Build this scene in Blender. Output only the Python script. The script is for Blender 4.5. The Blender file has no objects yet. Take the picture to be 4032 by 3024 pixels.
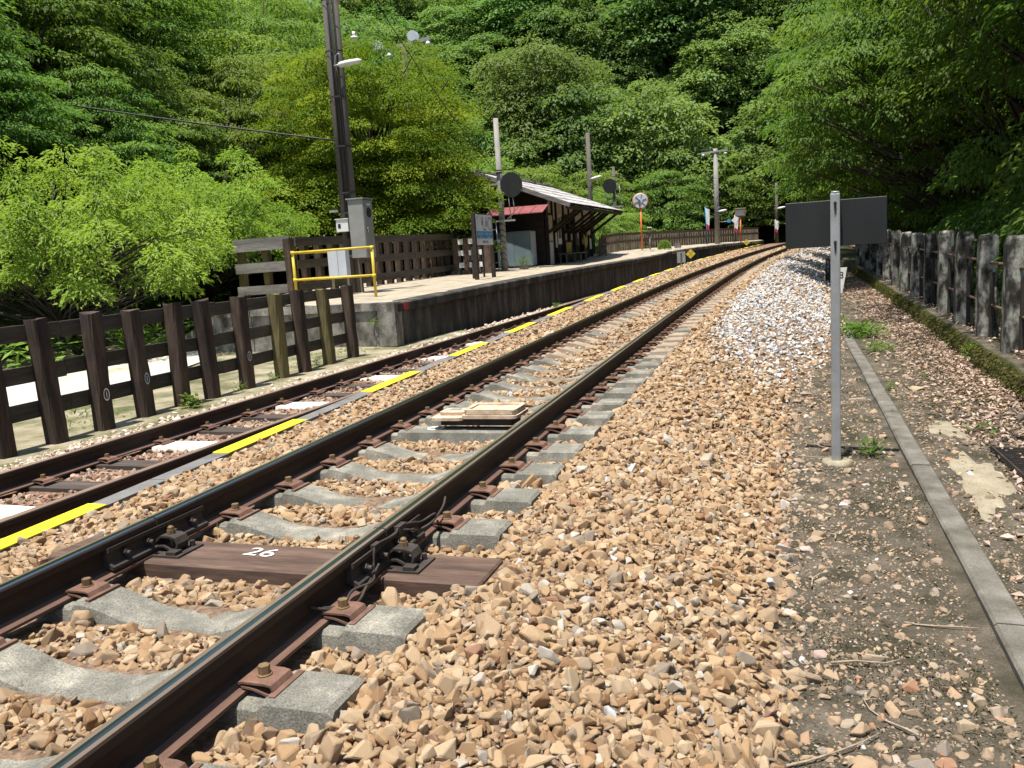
import bpy, bmesh, math, random
import numpy as np
from mathutils import Vector, Matrix

SC = bpy.context.scene
COL = SC.collection
rad = math.radians
random.seed(7)

# ------------------------------------------------------------------ camera
CAM_H = 1.094
cam_d = bpy.data.cameras.new("camera")
cam_d.sensor_width = 36.0
cam_d.lens = 3330.0 / 4032.0 * 36.0
cam_d.clip_start = 0.05
cam_d.clip_end = 1000.0
cam = bpy.data.objects.new("camera", cam_d)
COL.objects.link(cam)
RM = [[0.94873343, -0.0115534, -0.31586611],
      [0.30989329, -0.16271132, 0.93674499],
      [-0.06221759, -0.98660607, -0.15078934]]
cam.matrix_world = Matrix(((RM[0][0], -RM[0][1], -RM[0][2], 0.0),
                           (RM[1][0], -RM[1][1], -RM[1][2], 0.0),
                           (RM[2][0], -RM[2][1], -RM[2][2], CAM_H),
                           (0, 0, 0, 1)))
SC.camera = cam

# ------------------------------------------------------------------ sky, sun, exposure
SUN_DIR = Vector((-0.075, -0.235, 0.97)).normalized()      # towards the sun
world = bpy.data.worlds.new("World")
SC.world = world
world.use_nodes = True
wn = world.node_tree.nodes
wl = world.node_tree.links
sky = wn.new("ShaderNodeTexSky")
sky.sky_type = 'NISHITA'
sky.sun_disc = False
sky.sun_elevation = math.asin(SUN_DIR.z)
sky.sun_rotation = math.atan2(SUN_DIR.x, SUN_DIR.y)
bg = wn["Background"]
bg.inputs[1].default_value = 0.105
wl.new(sky.outputs[0], bg.inputs[0])
sun_d = bpy.data.lights.new("sun", 'SUN')
sun_d.energy = 4.6
sun_d.angle = rad(0.53)
sun_d.color = (1.0, 0.955, 0.88)
sun = bpy.data.objects.new("sun", sun_d)
sun.rotation_euler = SUN_DIR.to_track_quat('Z', 'Y').to_euler()
sun.location = (0, 0, 30)
COL.objects.link(sun)
SC.view_settings.view_transform = 'Standard'
SC.view_settings.look = 'None'
SC.view_settings.gamma = 1.0
SC.view_settings.exposure = 0.95
SC.view_settings.use_curve_mapping = False
SC.render.engine = 'CYCLES'
SC.cycles.use_denoising = True
SC.cycles.max_bounces = 6
SC.cycles.diffuse_bounces = 3
SC.cycles.glossy_bounces = 3
SC.cycles.transmission_bounces = 4
SC.cycles.transparent_max_bounces = 6
SC.cycles.caustics_reflective = False
SC.cycles.caustics_refractive = False

# ------------------------------------------------------------------ the lie of the land
GR = 0.0143                                  # the main line climbs
def xc(y):                                   # centre line of the main track
    return -2.158 + (max(0.0, y - 10.0) ** 2) / 800.0
def zt(y):                                   # rail top of the main track
    return GR * y
SX = -4.97                                   # centre line of the level siding
SZ = -0.25                                   # rail top of the siding
def strip_x(y):
    pts = [(0, -3.74), (3.1, -3.83), (16, -4.2), (26, -4.3), (40, -4.05), (50, -3.4), (60, -2.7), (75, -1.2)]
    return float(np.interp(y, [p[0] for p in pts], [p[1] for p in pts]))
def strip_z(y):
    return -0.222 + GR * y
def zr(y):                                   # ground right of the track
    return -0.55 + 0.012 * max(0.0, min(y, 70.0))
def sstep(a, b, v):
    t = min(1.0, max(0.0, (v - a) / (b - a)))
    return t * t * (3 - 2 * t)

# ------------------------------------------------------------------ helpers
def tag(o, label=None, cat=None, group=None, kind=None):
    if label: o["label"] = label
    if cat: o["category"] = cat
    if group: o["group"] = group
    if kind: o["kind"] = kind
    return o
def thing(name, loc, label, cat, group=None, rz=0.0):
    o = bpy.data.objects.new(name, None)
    o.empty_display_size = 0.2
    o.location = loc
    o.rotation_euler = (0, 0, rz)
    COL.objects.link(o)
    return tag(o, label, cat, group)
def link(name, me, parent=None, loc=None, rot=None, scale=None):
    o = bpy.data.objects.new(name, me)
    COL.objects.link(o)
    if parent is not None:
        o.parent = parent
    if loc is not None: o.location = loc
    if rot is not None: o.rotation_euler = rot
    if scale is not None: o.scale = scale
    return o

class MB:
    """collects shapes, in the local space of the thing they belong to"""
    def __init__(s):
        s.v = []; s.f = []; s.m = []; s.sm = []
    def add(s, vs, fs, mi=0, smooth=False):
        b = len(s.v)
        s.v.extend([tuple(map(float, p)) for p in vs])
        for f in fs:
            s.f.append([b + i for i in f]); s.m.append(mi); s.sm.append(smooth)
        return s
    def box(s, c, size, rot=None, mi=0, taper=1.0, jit=0.0):
        hx, hy, hz = size[0] / 2, size[1] / 2, size[2] / 2
        pts = []
        for z in (-1, 1):
            k = taper if z > 0 else 1.0
            for (x, y) in ((-1, -1), (1, -1), (1, 1), (-1, 1)):
                pts.append(Vector((x * hx * k + random.uniform(-jit, jit), y * hy * k + random.uniform(-jit, jit), z * hz + random.uniform(-jit, jit))))
        if rot is not None:
            R = rot if isinstance(rot, Matrix) else Matrix.Rotation(rot, 3, 'Z')
            pts = [R @ p for p in pts]
        pts = [p + Vector(c) for p in pts]
        return s.add(pts, [(0, 3, 2, 1), (4, 5, 6, 7), (0, 1, 5, 4), (1, 2, 6, 5), (2, 3, 7, 6), (3, 0, 4, 7)], mi)
    def bar(s, a, b, w, t, up=(0, 0, 1), mi=0):
        """a board from a to b, w wide (along up), t thick"""
        a = Vector(a); b = Vector(b); d = (b - a)
        L = d.length; d.normalize()
        u = Vector(up); sd = d.cross(u)
        if sd.length < 1e-5: sd = Vector((1, 0, 0))
        sd.normalize(); u = sd.cross(d).normalized()
        pts = []
        for q in (a, b):
            for (i, j) in ((-1, -1), (1, -1), (1, 1), (-1, 1)):
                pts.append(q + sd * (i * t / 2) + u * (j * w / 2))
        return s.add(pts, [(3, 2, 1, 0), (4, 5, 6, 7), (0, 1, 5, 4), (1, 2, 6, 5), (2, 3, 7, 6), (3, 0, 4, 7)], mi)
    def cyl(s, a, b, r0, r1=None, n=12, mi=0, caps=True, smooth=True):
        r1 = r0 if r1 is None else r1
        a = Vector(a); b = Vector(b); d = (b - a).normalized()
        u = d.orthogonal().normalized(); w = d.cross(u)
        base = len(s.v)
        for (q, r) in ((a, r0), (b, r1)):
            for i in range(n):
                an = 2 * math.pi * i / n
                s.v.append(tuple(q + u * (r * math.cos(an)) + w * (r * math.sin(an))))
        for i in range(n):
            j = (i + 1) % n
            s.f.append([base + i, base + j, base + n + j, base + n + i]); s.m.append(mi); s.sm.append(smooth)
        if caps:
            s.f.append([base + i for i in range(n)][::-1]); s.m.append(mi); s.sm.append(False)
            s.f.append([base + n + i for i in range(n)]); s.m.append(mi); s.sm.append(False)
        return s
    def tube(s, pts, r, n=6, mi=0, r1=None):
        pts = [Vector(p) for p in pts]
        base = len(s.v)
        K = len(pts)
        u = None
        for k, p in enumerate(pts):
            d = (pts[min(k + 1, K - 1)] - pts[max(k - 1, 0)]).normalized()
            if u is None: u = d.orthogonal().normalized()
            u = (u - d * u.dot(d)).normalized()
            w = d.cross(u)
            rr = r if r1 is None else r + (r1 - r) * k / (K - 1)
            for i in range(n):
                an = 2 * math.pi * i / n
                s.v.append(tuple(p + u * (rr * math.cos(an)) + w * (rr * math.sin(an))))
        for k in range(K - 1):
            for i in range(n):
                j = (i + 1) % n
                s.f.append([base + k * n + i, base + k * n + j, base + (k + 1) * n + j, base + (k + 1) * n + i]); s.m.append(mi); s.sm.append(True)
        s.f.append([base + i for i in range(n)][::-1]); s.m.append(mi); s.sm.append(False)
        s.f.append([base + (K - 1) * n + i for i in range(n)]); s.m.append(mi); s.sm.append(False)
        return s
    def prism(s, poly, a, b, mi=0):
        """poly: list of (p,q) ; a,b: functions (p,q)->xyz for the two ends"""
        n = len(poly)
        vs = [a(*p) for p in poly] + [b(*p) for p in poly]
        fs = [list(range(n))[::-1], list(range(n, 2 * n))]
        for i in range(n):
            j = (i + 1) % n
            fs.append([i, j, n + j, n + i])
        return s.add(vs, fs, mi)
    def mesh(s, name, mats):
        me = bpy.data.meshes.new(name)
        me.from_pydata(s.v, [], s.f)
        for m in (mats if isinstance(mats, (list, tuple)) else [mats]):
            me.materials.append(m)
        me.polygons.foreach_set("material_index", s.m)
        me.polygons.foreach_set("use_smooth", s.sm)
        bm = bmesh.new(); bm.from_mesh(me)
        bmesh.ops.recalc_face_normals(bm, faces=bm.faces)
        bm.to_mesh(me); bm.free()
        me.update()
        return me
    def build(s, name, mats, parent=None, loc=None, rot=None):
        return link(name, s.mesh(name, mats), parent, loc, rot)

def bevel(me, w=0.006, seg=1):
    bm = bmesh.new(); bm.from_mesh(me)
    bmesh.ops.bevel(bm, geom=list(bm.edges), offset=w, segments=seg, affect='EDGES', profile=0.6)
    bm.to_mesh(me); bm.free(); me.update()
    return me

# ------------------------------------------------------------------ materials
def newmat(name):
    m = bpy.data.materials.new(name); m.use_nodes = True
    nt = m.node_tree
    return m, nt, nt.nodes, nt.links, nt.nodes["Principled BSDF"]
def coords(nt, scale=(1, 1, 1), rnd=True, kind="Object"):
    N, L = nt.nodes, nt.links
    tc = N.new("ShaderNodeTexCoord")
    mp = N.new("ShaderNodeMapping"); mp.inputs["Scale"].default_value = scale
    if rnd:
        oi = N.new("ShaderNodeObjectInfo")
        mu = N.new("ShaderNodeMath"); mu.operation = 'MULTIPLY'; mu.inputs[1].default_value = 57.0
        L.new(oi.outputs["Random"], mu.inputs[0])
        ad = N.new("ShaderNodeVectorMath"); ad.operation = 'ADD'
        L.new(tc.outputs[kind], ad.inputs[0]); L.new(mu.outputs[0], ad.inputs[1])
        L.new(ad.outputs[0], mp.inputs[0])
    else:
        L.new(tc.outputs[kind], mp.inputs[0])
    return mp.outputs[0]
def noise(nt, vec, scale, detail=5, rough=0.6):
    n = nt.nodes.new("ShaderNodeTexNoise")
    n.inputs["Scale"].default_value = scale; n.inputs["Detail"].default_value = detail; n.inputs["Roughness"].default_value = rough
    nt.links.new(vec, n.inputs["Vector"])
    return n.outputs["Fac"]
def ramp(nt, fac, stops, interp='LINEAR'):
    r = nt.nodes.new("ShaderNodeValToRGB")
    r.color_ramp.interpolation = interp
    el = r.color_ramp.elements
    while len(el) < len(stops): el.new(0.5)
    for e, (p, c) in zip(el, stops):
        e.position = p; e.color = (*c, 1.0) if len(c) == 3 else c
    nt.links.new(fac, r.inputs[0])
    return r.outputs[0]
def mix(nt, fac, a, b, mode='MIX'):
    m = nt.nodes.new("ShaderNodeMix"); m.data_type = 'RGBA'; m.blend_type = mode
    if isinstance(fac, float): m.inputs[0].default_value = fac
    else: nt.links.new(fac, m.inputs[0])
    for sock, v in ((m.inputs[6], a), (m.inputs[7], b)):
        if isinstance(v, tuple): sock.default_value = (*v, 1.0)
        else: nt.links.new(v, sock)
    return m.outputs[2]
def bump(nt, h, strength, dist=0.01, bs=None):
    b = nt.nodes.new("ShaderNodeBump"); b.inputs["Strength"].default_value = strength; b.inputs["Distance"].default_value = dist
    nt.links.new(h, b.inputs["Height"])
    if bs is not None: nt.links.new(b.outputs[0], bs.inputs["Normal"])
    return b.outputs[0]
def pm(name, stops, scale=6.0, rough=0.8, bs=0.35, bscale=60.0, bdist=0.004, metal=0.0, stretch=(1, 1, 1), fine=0.35, spec=0.35, rnd=True, detail=6):
    """a weathered surface: two noises for colour, one for relief"""
    m, nt, N, L, P = newmat(name)
    v = coords(nt, stretch, rnd)
    n1 = noise(nt, v, scale, detail, 0.62)
    c = ramp(nt, n1, stops)
    n2 = noise(nt, v, bscale, 4, 0.7)
    g = ramp(nt, n2, [(0.25, (1 - fine,) * 3), (0.75, (1 + fine * 0.6,) * 3)])
    c = mix(nt, 1.0, c, g, 'MULTIPLY')
    L.new(c, P.inputs["Base Color"])
    P.inputs["Roughness"].default_value = rough; P.inputs["Metallic"].default_value = metal
    P.inputs["Specular IOR Level"].default_value = spec
    if bs: bump(nt, n2, bs, bdist, P)
    return m
def leafmat(name, dark, light, transl=0.38, spread=0.5, rough=0.55, yellow=None):
    """leaf: own colour per leaf (tint) and per tree (object random); light goes through"""
    m, nt, N, L, P = newmat(name)
    at = N.new("ShaderNodeAttribute"); at.attribute_name = "tint"
    oi = N.new("ShaderNodeObjectInfo")
    c = mix(nt, at.outputs["Fac"], dark, light)
    hs = N.new("ShaderNodeHueSaturation")
    mr = N.new("ShaderNodeMapRange"); mr.inputs[3].default_value = 0.5 - 0.035 * spread * 2; mr.inputs[4].default_value = 0.5 + 0.022 * spread * 2
    L.new(oi.outputs["Random"], mr.inputs[0]); L.new(mr.outputs[0], hs.inputs["Hue"])
    ml = N.new("ShaderNodeMath"); ml.operation = 'MULTIPLY'; ml.inputs[1].default_value = 7.31
    fr = N.new("ShaderNodeMath"); fr.operation = 'FRACT'
    L.new(oi.outputs["Random"], ml.inputs[0]); L.new(ml.outputs[0], fr.inputs[0])
    mv = N.new("ShaderNodeMapRange"); mv.inputs[3].default_value = 1 - 0.5 * spread; mv.inputs[4].default_value = 1 + 0.45 * spread
    L.new(fr.outputs[0], mv.inputs[0]); L.new(mv.outputs[0], hs.inputs["Value"])
    L.new(c, hs.inputs["Color"])
    L.new(hs.outputs[0], P.inputs["Base Color"])
    P.inputs["Roughness"].default_value = rough; P.inputs["Specular IOR Level"].default_value = 0.16
    tr = N.new("ShaderNodeBsdfTranslucent")
    tc = mix(nt, 1.0, hs.outputs[0], (1.0, 1.0, 0.45), 'MULTIPLY')
    sc_ = N.new("ShaderNodeVectorMath"); sc_.operation = 'SCALE'; sc_.inputs["Scale"].default_value = 1.5
    L.new(tc, sc_.inputs[0]); L.new(sc_.outputs[0], tr.inputs[0])
    ms = N.new("ShaderNodeMixShader"); ms.inputs[0].default_value = transl
    L.new(P.outputs[0], ms.inputs[1]); L.new(tr.outputs[0], ms.inputs[2])
    L.new(ms.outputs[0], N["Material Output"].inputs[0])
    return m
def plain(name, c, rough=0.5, metal=0.0, spec=0.4):
    return pm(name, [(0.3, tuple(x * 0.86 for x in c)), (0.7, tuple(min(1, x * 1.08) for x in c))], 3.0, rough, 0.08, 120, 0.001, metal, fine=0.08, spec=spec)

def stonemat(name, stops):
    m, nt, N, L, P = newmat(name)
    oi = N.new("ShaderNodeObjectInfo")
    v = coords(nt, (1, 1, 1), True)
    c = ramp(nt, oi.outputs["Random"], stops)
    n = noise(nt, v, 28, 6, 0.7)
    c = mix(nt, 1.0, c, ramp(nt, n, [(0.25, (0.66, 0.64, 0.62)), (0.55, (1, 1, 1)), (0.8, (1.18, 1.14, 1.08))]), 'MULTIPLY')
    L.new(c, P.inputs["Base Color"])
    P.inputs["Roughness"].default_value = 0.9; P.inputs["Specular IOR Level"].default_value = 0.2
    bump(nt, noise(nt, v, 75, 5, 0.7), 0.6, 0.004, P)
    return m

M = {}
M['stone_tan'] = stonemat("ballast_stone_tan", [(0.0, (.20, .11, .055)), (0.08, (.29, .18, .095)), (0.2, (.39, .265, .15)), (0.32, (.33, .205, .108)), (0.44, (.44, .32, .195)), (0.55, (.26, .175, .105)), (0.66, (.47, .36, .235)), (0.76, (.32, .215, .125)), (0.85, (.41, .285, .165)), (0.94, (.23, .185, .14)), (0.99, (.46, .42, .35)), (1.0, (.27, .125, .065))])
M['stone_white'] = stonemat("ballast_stone_white", [(0.0, (.30, .30, .30)), (0.25, (.44, .44, .43)), (0.5, (.54, .53, .51)), (0.7, (.40, .41, .42)), (0.85, (.50, .43, .34)), (1.0, (.36, .23, .14))])
M['stone_dull'] = stonemat("ballast_stone_dull", [(0.0, (.20, .11, .07)), (0.25, (.32, .20, .125)), (0.45, (.24, .16, .12)), (0.6, (.40, .28, .19)), (0.75, (.28, .22, .18)), (0.9, (.46, .36, .27)), (1.0, (.30, .13, .08))])
M['stone_pale'] = stonemat("gravel_stone_pale", [(0.0, (.34, .24, .17)), (0.3, (.52, .42, .32)), (0.6, (.60, .52, .42)), (0.85, (.42, .33, .26)), (1.0, (.64, .58, .5))])
M['stone_earth'] = stonemat("dirt_stone", [(0.0, (.20, .15, .10)), (0.3, (.30, .22, .15)), (0.5, (.38, .27, .17)), (0.65, (.26, .22, .18)), (0.8, (.44, .34, .22)), (0.92, (.36, .19, .11)), (1.0, (.56, .53, .5))])
M['bed'] = pm("ballast_bed", [(0.3, (.10, .062, .04)), (0.55, (.22, .145, .09)), (0.75, (.34, .235, .15))], 34, 0.95, 0.9, 46, 0.02, fine=0.5, rnd=False)
M['dirt'] = pm("dirt", [(0.30, (.028, .030, .012)), (0.42, (.065, .055, .034)), (0.56, (.115, .095, .068)), (0.74, (.20, .17, .125))], 4.0, 0.95, 0.9, 110, 0.014, fine=0.65, rnd=False, detail=9)
M['path'] = pm("pale_gravel_path", [(0.3, (.30, .26, .16)), (0.45, (.46, .42, .34)), (0.7, (.58, .55, .48))], 1.1, 0.95, 0.6, 55, 0.01, fine=0.4, rnd=False, detail=9)
M['turf'] = pm("left_ground", [(0.30, (.06, .07, .025)), (0.42, (.15, .14, .07)), (0.55, (.29, .25, .165)), (0.75, (.40, .36, .27))], 1.6, 0.95, 0.7, 70, 0.012, fine=0.5, rnd=False, detail=9)
M['forest_floor'] = pm("forest_floor", [(0.3, (.018, .02, .008)), (0.55, (.035, .04, .014)), (0.8, (.06, .05, .025))], 0.8, 0.95, 0.5, 12, 0.05, fine=0.5, rnd=False)
M['platform_top'] = pm("platform_sand", [(0.3, (.24, .20, .14)), (0.5, (.35, .295, .215)), (0.75, (.46, .40, .31))], 2.2, 0.95, 0.7, 60, 0.012, fine=0.42, rnd=False, detail=9)
M['concrete'] = pm("sleeper_concrete", [(0.3, (.125, .12, .095)), (0.5, (.20, .19, .155)), (0.68, (.36, .33, .265))], 6, 0.9, 0.8, 150, 0.004, fine=0.75)
M['old_concrete'] = pm("old_concrete", [(0.33, (.04, .036, .03)), (0.46, (.13, .12, .10)), (0.58, (.26, .24, .205)), (0.75, (.38, .36, .32))], 3.2, 0.92, 0.6, 50, 0.006, fine=0.45, detail=10, stretch=(1, 1, 0.6), rnd=False)
M['wall_dark'] = pm("platform_wall_face", [(0.30, (.016, .015, .012)), (0.50, (.045, .042, .035)), (0.66, (.12, .11, .092)), (0.8, (.22, .205, .175))], 3.0, 0.92, 0.6, 40, 0.008, fine=0.45, detail=9, stretch=(1, 1, 0.25), rnd=False)  # darker concrete tone for the track face and near coping
M['post_concrete'] = pm("mossy_post", [(0.38, (.012, .012, .009)), (0.47, (.04, .036, .028)), (0.53, (.15, .145, .125)), (0.60, (.33, .325, .28)), (0.66, (.24, .28, .19)), (0.74, (.09, .075, .045))], 6.5, 0.93, 0.6, 60, 0.006, fine=0.45, detail=9, stretch=(1, 1, 0.5))
M['moss'] = pm("moss", [(0.3, (.018, .022, .006)), (0.5, (.05, .055, .012)), (0.68, (.09, .085, .02)), (0.85, (.10, .07, .03))], 14, 0.95, 0.9, 70, 0.02, fine=0.55, rnd=False, stretch=(1, 1, 0.4))
M['kerb'] = pm("kerb_concrete", [(0.3, (.075, .068, .052)), (0.5, (.14, .128, .105)), (0.7, (.21, .195, .17)), (0.85, (.28, .265, .24))], 5, 0.9, 0.5, 150, 0.003, fine=0.5, rnd=False)
M['asphalt'] = pm("strip_concrete", [(0.3, (.11, .105, .10)), (0.6, (.18, .175, .165)), (0.85, (.27, .26, .245))], 6, 0.9, 0.5, 160, 0.003, fine=0.5, rnd=False)
M['yellow'] = pm("yellow_paint", [(0.25, (.62, .50, .015)), (0.5, (.80, .68, .02)), (0.8, (.84, .73, .03))], 9, 0.6, 0.2, 90, 0.002, fine=0.08)
M['yellow_pipe'] = pm("yellow_pipe_paint", [(0.3, (.46, .33, .03)), (0.6, (.60, .45, .05)), (0.85, (.66, .52, .08))], 6, 0.5, 0.1, 90, 0.001, fine=0.1)
M['white_paint'] = pm("white_paint", [(0.3, (.55, .53, .48)), (0.6, (.76, .74, .70)), (0.85, (.80, .79, .76))], 10, 0.7, 0.15, 80, 0.002, fine=0.1)
M['rust'] = pm("rail_rust", [(0.3, (.022, .013, .009)), (0.55, (.038, .023, .016)), (0.8, (.065, .040, .027))], 9, 0.75, 0.35, 160, 0.0015, metal=0.0, fine=0.25, stretch=(1, 0.15, 1))  # rust darkened: the shade on the rail web is in the colour
M['rust_light'] = pm("clip_rust", [(0.3, (.10, .055, .038)), (0.55, (.16, .085, .058)), (0.8, (.24, .135, .085))], 16, 0.7, 0.3, 140, 0.0015, fine=0.25)
M['bolt'] = pm("bolt_steel", [(0.3, (.14, .09, .045)), (0.6, (.23, .155, .08)), (0.85, (.30, .21, .12))], 22, 0.55, 0.2, 140, 0.001, metal=0.3, fine=0.2)
M['rail_top'] = pm("rail_running_surface", [(0.3, (.13, .095, .07)), (0.6, (.19, .145, .105)), (0.85, (.25, .195, .145))], 5, 0.45, 0.12, 180, 0.0008, metal=0.25, fine=0.12, stretch=(1, 0.1, 1))
M['rail_polish'] = pm("rail_polished_band", [(0.3, (.30, .31, .29)), (0.7, (.40, .41, .39))], 4, 0.2, 0.05, 150, 0.0004, metal=1.0, fine=0.08, stretch=(1, 0.08, 1))
M['rail_dullside'] = pm("siding_rail_top", [(0.3, (.16, .105, .075)), (0.6, (.24, .165, .115)), (0.85, (.30, .215, .155))], 6, 0.6, 0.2, 160, 0.001, metal=0.2, fine=0.2, stretch=(1, 0.1, 1))
M['plate'] = pm("fishplate_steel", [(0.3, (.035, .028, .024)), (0.6, (.06, .048, .04)), (0.85, (.10, .08, .066))], 12, 0.65, 0.3, 120, 0.0015, metal=0.2, fine=0.25)
M['sleeper_wood'] = pm("sleeper_wood", [(0.3, (.050, .030, .021)), (0.5, (.092, .056, .039)), (0.75, (.155, .10, .072))], 9, 0.8, 0.6, 36, 0.004, stretch=(0.12, 1, 1), fine=0.4, rnd=False)
M['sleeper_wood_dark'] = pm("siding_sleeper_wood", [(0.3, (.035, .027, .022)), (0.55, (.075, .058, .047)), (0.8, (.14, .11, .088))], 8, 0.9, 0.7, 36, 0.005, stretch=(0.12, 1, 1), fine=0.45)
M['post_wood'] = pm("old_sleeper_post", [(0.3, (.020, .014, .011)), (0.5, (.055, .036, .026)), (0.68, (.11, .08, .05)), (0.88, (.19, .145, .085))], 5, 0.92, 0.8, 30, 0.012, stretch=(1, 1, 0.14), fine=0.5)
M['post_wood_mossy'] = pm("mossy_sleeper_post", [(0.3, (.045, .035, .018)), (0.5, (.12, .098, .04)), (0.68, (.19, .155, .062)), (0.88, (.22, .17, .08))], 5, 0.92, 0.8, 30, 0.012, stretch=(1, 1, 0.14), fine=0.5)
M['plank'] = pm("fence_plank", [(0.3, (.045, .038, .028)), (0.55, (.085, .072, .052)), (0.8, (.14, .12, .088))], 6, 0.92, 0.7, 40, 0.006, stretch=(1, 0.1, 1), fine=0.45)
M['plank_grey'] = pm("silver_plank", [(0.3, (.10, .095, .085)), (0.55, (.19, .18, .165)), (0.8, (.29, .275, .255))], 6, 0.92, 0.7, 40, 0.005, stretch=(0.12, 1, 1), fine=0.45)
M['plank_brown'] = pm("brown_fence_board", [(0.3, (.06, .04, .028)), (0.55, (.11, .075, .052)), (0.8, (.17, .12, .085))], 5, 0.9, 0.6, 40, 0.006, fine=0.4)
M['stake'] = pm("pale_fence_stake", [(0.3, (.09, .07, .05)), (0.55, (.18, .145, .105)), (0.8, (.30, .25, .19))], 5, 0.9, 0.6, 40, 0.006, stretch=(1, 1, 0.3), fine=0.4)
M['pole'] = pm("grey_pole", [(0.3, (.075, .066, .055)), (0.55, (.12, .105, .09)), (0.8, (.19, .17, .145))], 3, 0.9, 0.5, 60, 0.004, stretch=(1, 1, 0.2), fine=0.35)
M['pole_pale'] = pm("pale_concrete_pole", [(0.3, (.20, .185, .165)), (0.55, (.28, .265, .24)), (0.8, (.36, .345, .32))], 3, 0.9, 0.4, 70, 0.003, stretch=(1, 1, 0.3), fine=0.3)
M['iron'] = pm("dark_iron", [(0.3, (.025, .022, .02)), (0.6, (.05, .042, .036)), (0.85, (.09, .07, .055))], 10, 0.7, 0.3, 100, 0.002, metal=0.2, fine=0.3)
M['galv'] = pm("galvanised_steel", [(0.3, (.25, .25, .24)), (0.6, (.34, .34, .33)), (0.85, (.42, .42, .41))], 5, 0.5, 0.08, 120, 0.0008, metal=0.35, fine=0.1)
M['cable'] = plain("black_cable", (.018, .018, .018), 0.6)
M['black_board'] = pm("black_sheet", [(0.3, (.010, .011, .010)), (0.6, (.016, .017, .016)), (0.9, (.028, .028, .026))], 4, 0.55, 0.1, 150, 0.0008, fine=0.25, stretch=(1, 1, 0.3))
M['grey_box'] = pm("cabinet_grey", [(0.3, (.20, .20, .18)), (0.6, (.245, .245, .225)), (0.85, (.28, .28, .26))], 3, 0.55, 0.05, 120, 0.0008, fine=0.08)
M['white_box'] = pm("box_white", [(0.3, (.55, .55, .53)), (0.6, (.68, .68, .66)), (0.85, (.74, .74, .72))], 3, 0.55, 0.05, 120, 0.0008, fine=0.1)
M['panel_pale'] = pm("panel_pale_grey", [(0.3, (.42, .45, .50)), (0.7, (.52, .55, .60))], 3, 0.5, 0.05, 120, 0.0008, fine=0.06)
M['orange'] = pm("orange_paint", [(0.3, (.55, .13, .035)), (0.6, (.68, .17, .045)), (0.85, (.74, .24, .08))], 5, 0.5, 0.05, 120, 0.0008, fine=0.1)
M['mirror_back'] = pm("mirror_back_metal", [(0.3, (.40, .41, .43)), (0.6, (.56, .57, .60)), (0.85, (.50, .36, .27))], 3, 0.5, 0.05, 120, 0.0008, metal=0.1, fine=0.1)
M['roof_slate'] = pm("weathered_roof", [(0.30, (.045, .035, .025)), (0.42, (.16, .135, .11)), (0.49, (.44, .42, .40)), (0.75, (.60, .58, .56))], 2.6, 0.9, 0.6, 22, 0.01, fine=0.3, detail=10, stretch=(0.55, 1, 1))
M['red_roof'] = pm("red_tin", [(0.3, (.16, .045, .045)), (0.6, (.24, .07, .07)), (0.85, (.30, .11, .10))], 3, 0.6, 0.1, 60, 0.002, fine=0.15)
M['wood_dark'] = pm("building_dark_wood", [(0.3, (.018, .013, .010)), (0.6, (.038, .028, .021)), (0.85, (.065, .048, .036))], 6, 0.85, 0.5, 40, 0.004, fine=0.35)
M['plaster'] = pm("plaster", [(0.3, (.50, .46, .40)), (0.6, (.64, .60, .53)), (0.85, (.70, .66, .60))], 3, 0.9, 0.2, 60, 0.003, fine=0.15)
M['locker'] = pm("locker_blue_grey", [(0.3, (.13, .18, .20)), (0.6, (.17, .23, .25)), (0.85, (.21, .27, .29))], 2, 0.6, 0.05, 60, 0.001, fine=0.1)
M['mustard'] = plain("mustard_board", (.38, .29, .05), 0.7)
M['blue'] = plain("blue_print", (.035, .24, .46), 0.5)
M['black_print'] = plain("black_print", (.015, .015, .015), 0.6)
M['red_print'] = plain("red_print", (.45, .03, .05), 0.6)
M['sand'] = pm("sandy_mortar", [(0.3, (.20, .17, .11)), (0.6, (.31, .27, .19)), (0.85, (.40, .355, .265))], 6, 0.95, 0.6, 80, 0.006, fine=0.3, rnd=False)
M['bark'] = pm("bark", [(0.3, (.028, .022, .017)), (0.6, (.06, .05, .04)), (0.85, (.12, .105, .085))], 5, 0.95, 0.7, 30, 0.01, stretch=(1, 1, 0.2), fine=0.4)
M['twig'] = pm("dry_twig", [(0.3, (.20, .15, .10)), (0.6, (.36, .29, .21)), (0.85, (.5, .43, .34))], 20, 0.9, 0.3, 60, 0.002, fine=0.3)
M['coil'] = pm("weathered_beacon_case", [(0.3, (.36, .25, .16)), (0.55, (.52, .40, .28)), (0.8, (.62, .54, .43))], 12, 0.8, 0.3, 60, 0.002, fine=0.25)
M['glass'] = pm("window_glass", [(0.3, (.03, .035, .035)), (0.7, (.05, .055, .055))], 2, 0.08, 0, fine=0.05, spec=0.6)
M['lf_shrub'] = leafmat("leaf_peach", (.115, .215, .030), (.27, .39, .085), 0.42, 0.12)
M['lf_maple'] = leafmat("leaf_maple", (.060, .125, .012), (.25, .30, .025), 0.42, 0.04)
M['lf_wood'] = leafmat("leaf_broad", (.058, .120, .024), (.175, .270, .062), 0.42, 0.42)
M['lf_hill'] = leafmat("leaf_hill", (.078, .150, .044), (.185, .285, .100), 0.42, 0.40)
M['lf_light'] = leafmat("leaf_light", (.090, .18, .032), (.22, .33, .078), 0.42, 0.25)
M['lf_right'] = leafmat("leaf_right", (.042, .100, .018), (.15, .235, .052), 0.45, 0.2)
M['lf_weed'] = leafmat("leaf_weed", (.06, .12, .022), (.16, .25, .06), 0.35, 0.2)
M['lf_dry'] = leafmat("leaf_dry", (.14, .088, .062), (.47, .36, .285), 0.1, 0.15, 0.7)

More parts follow.
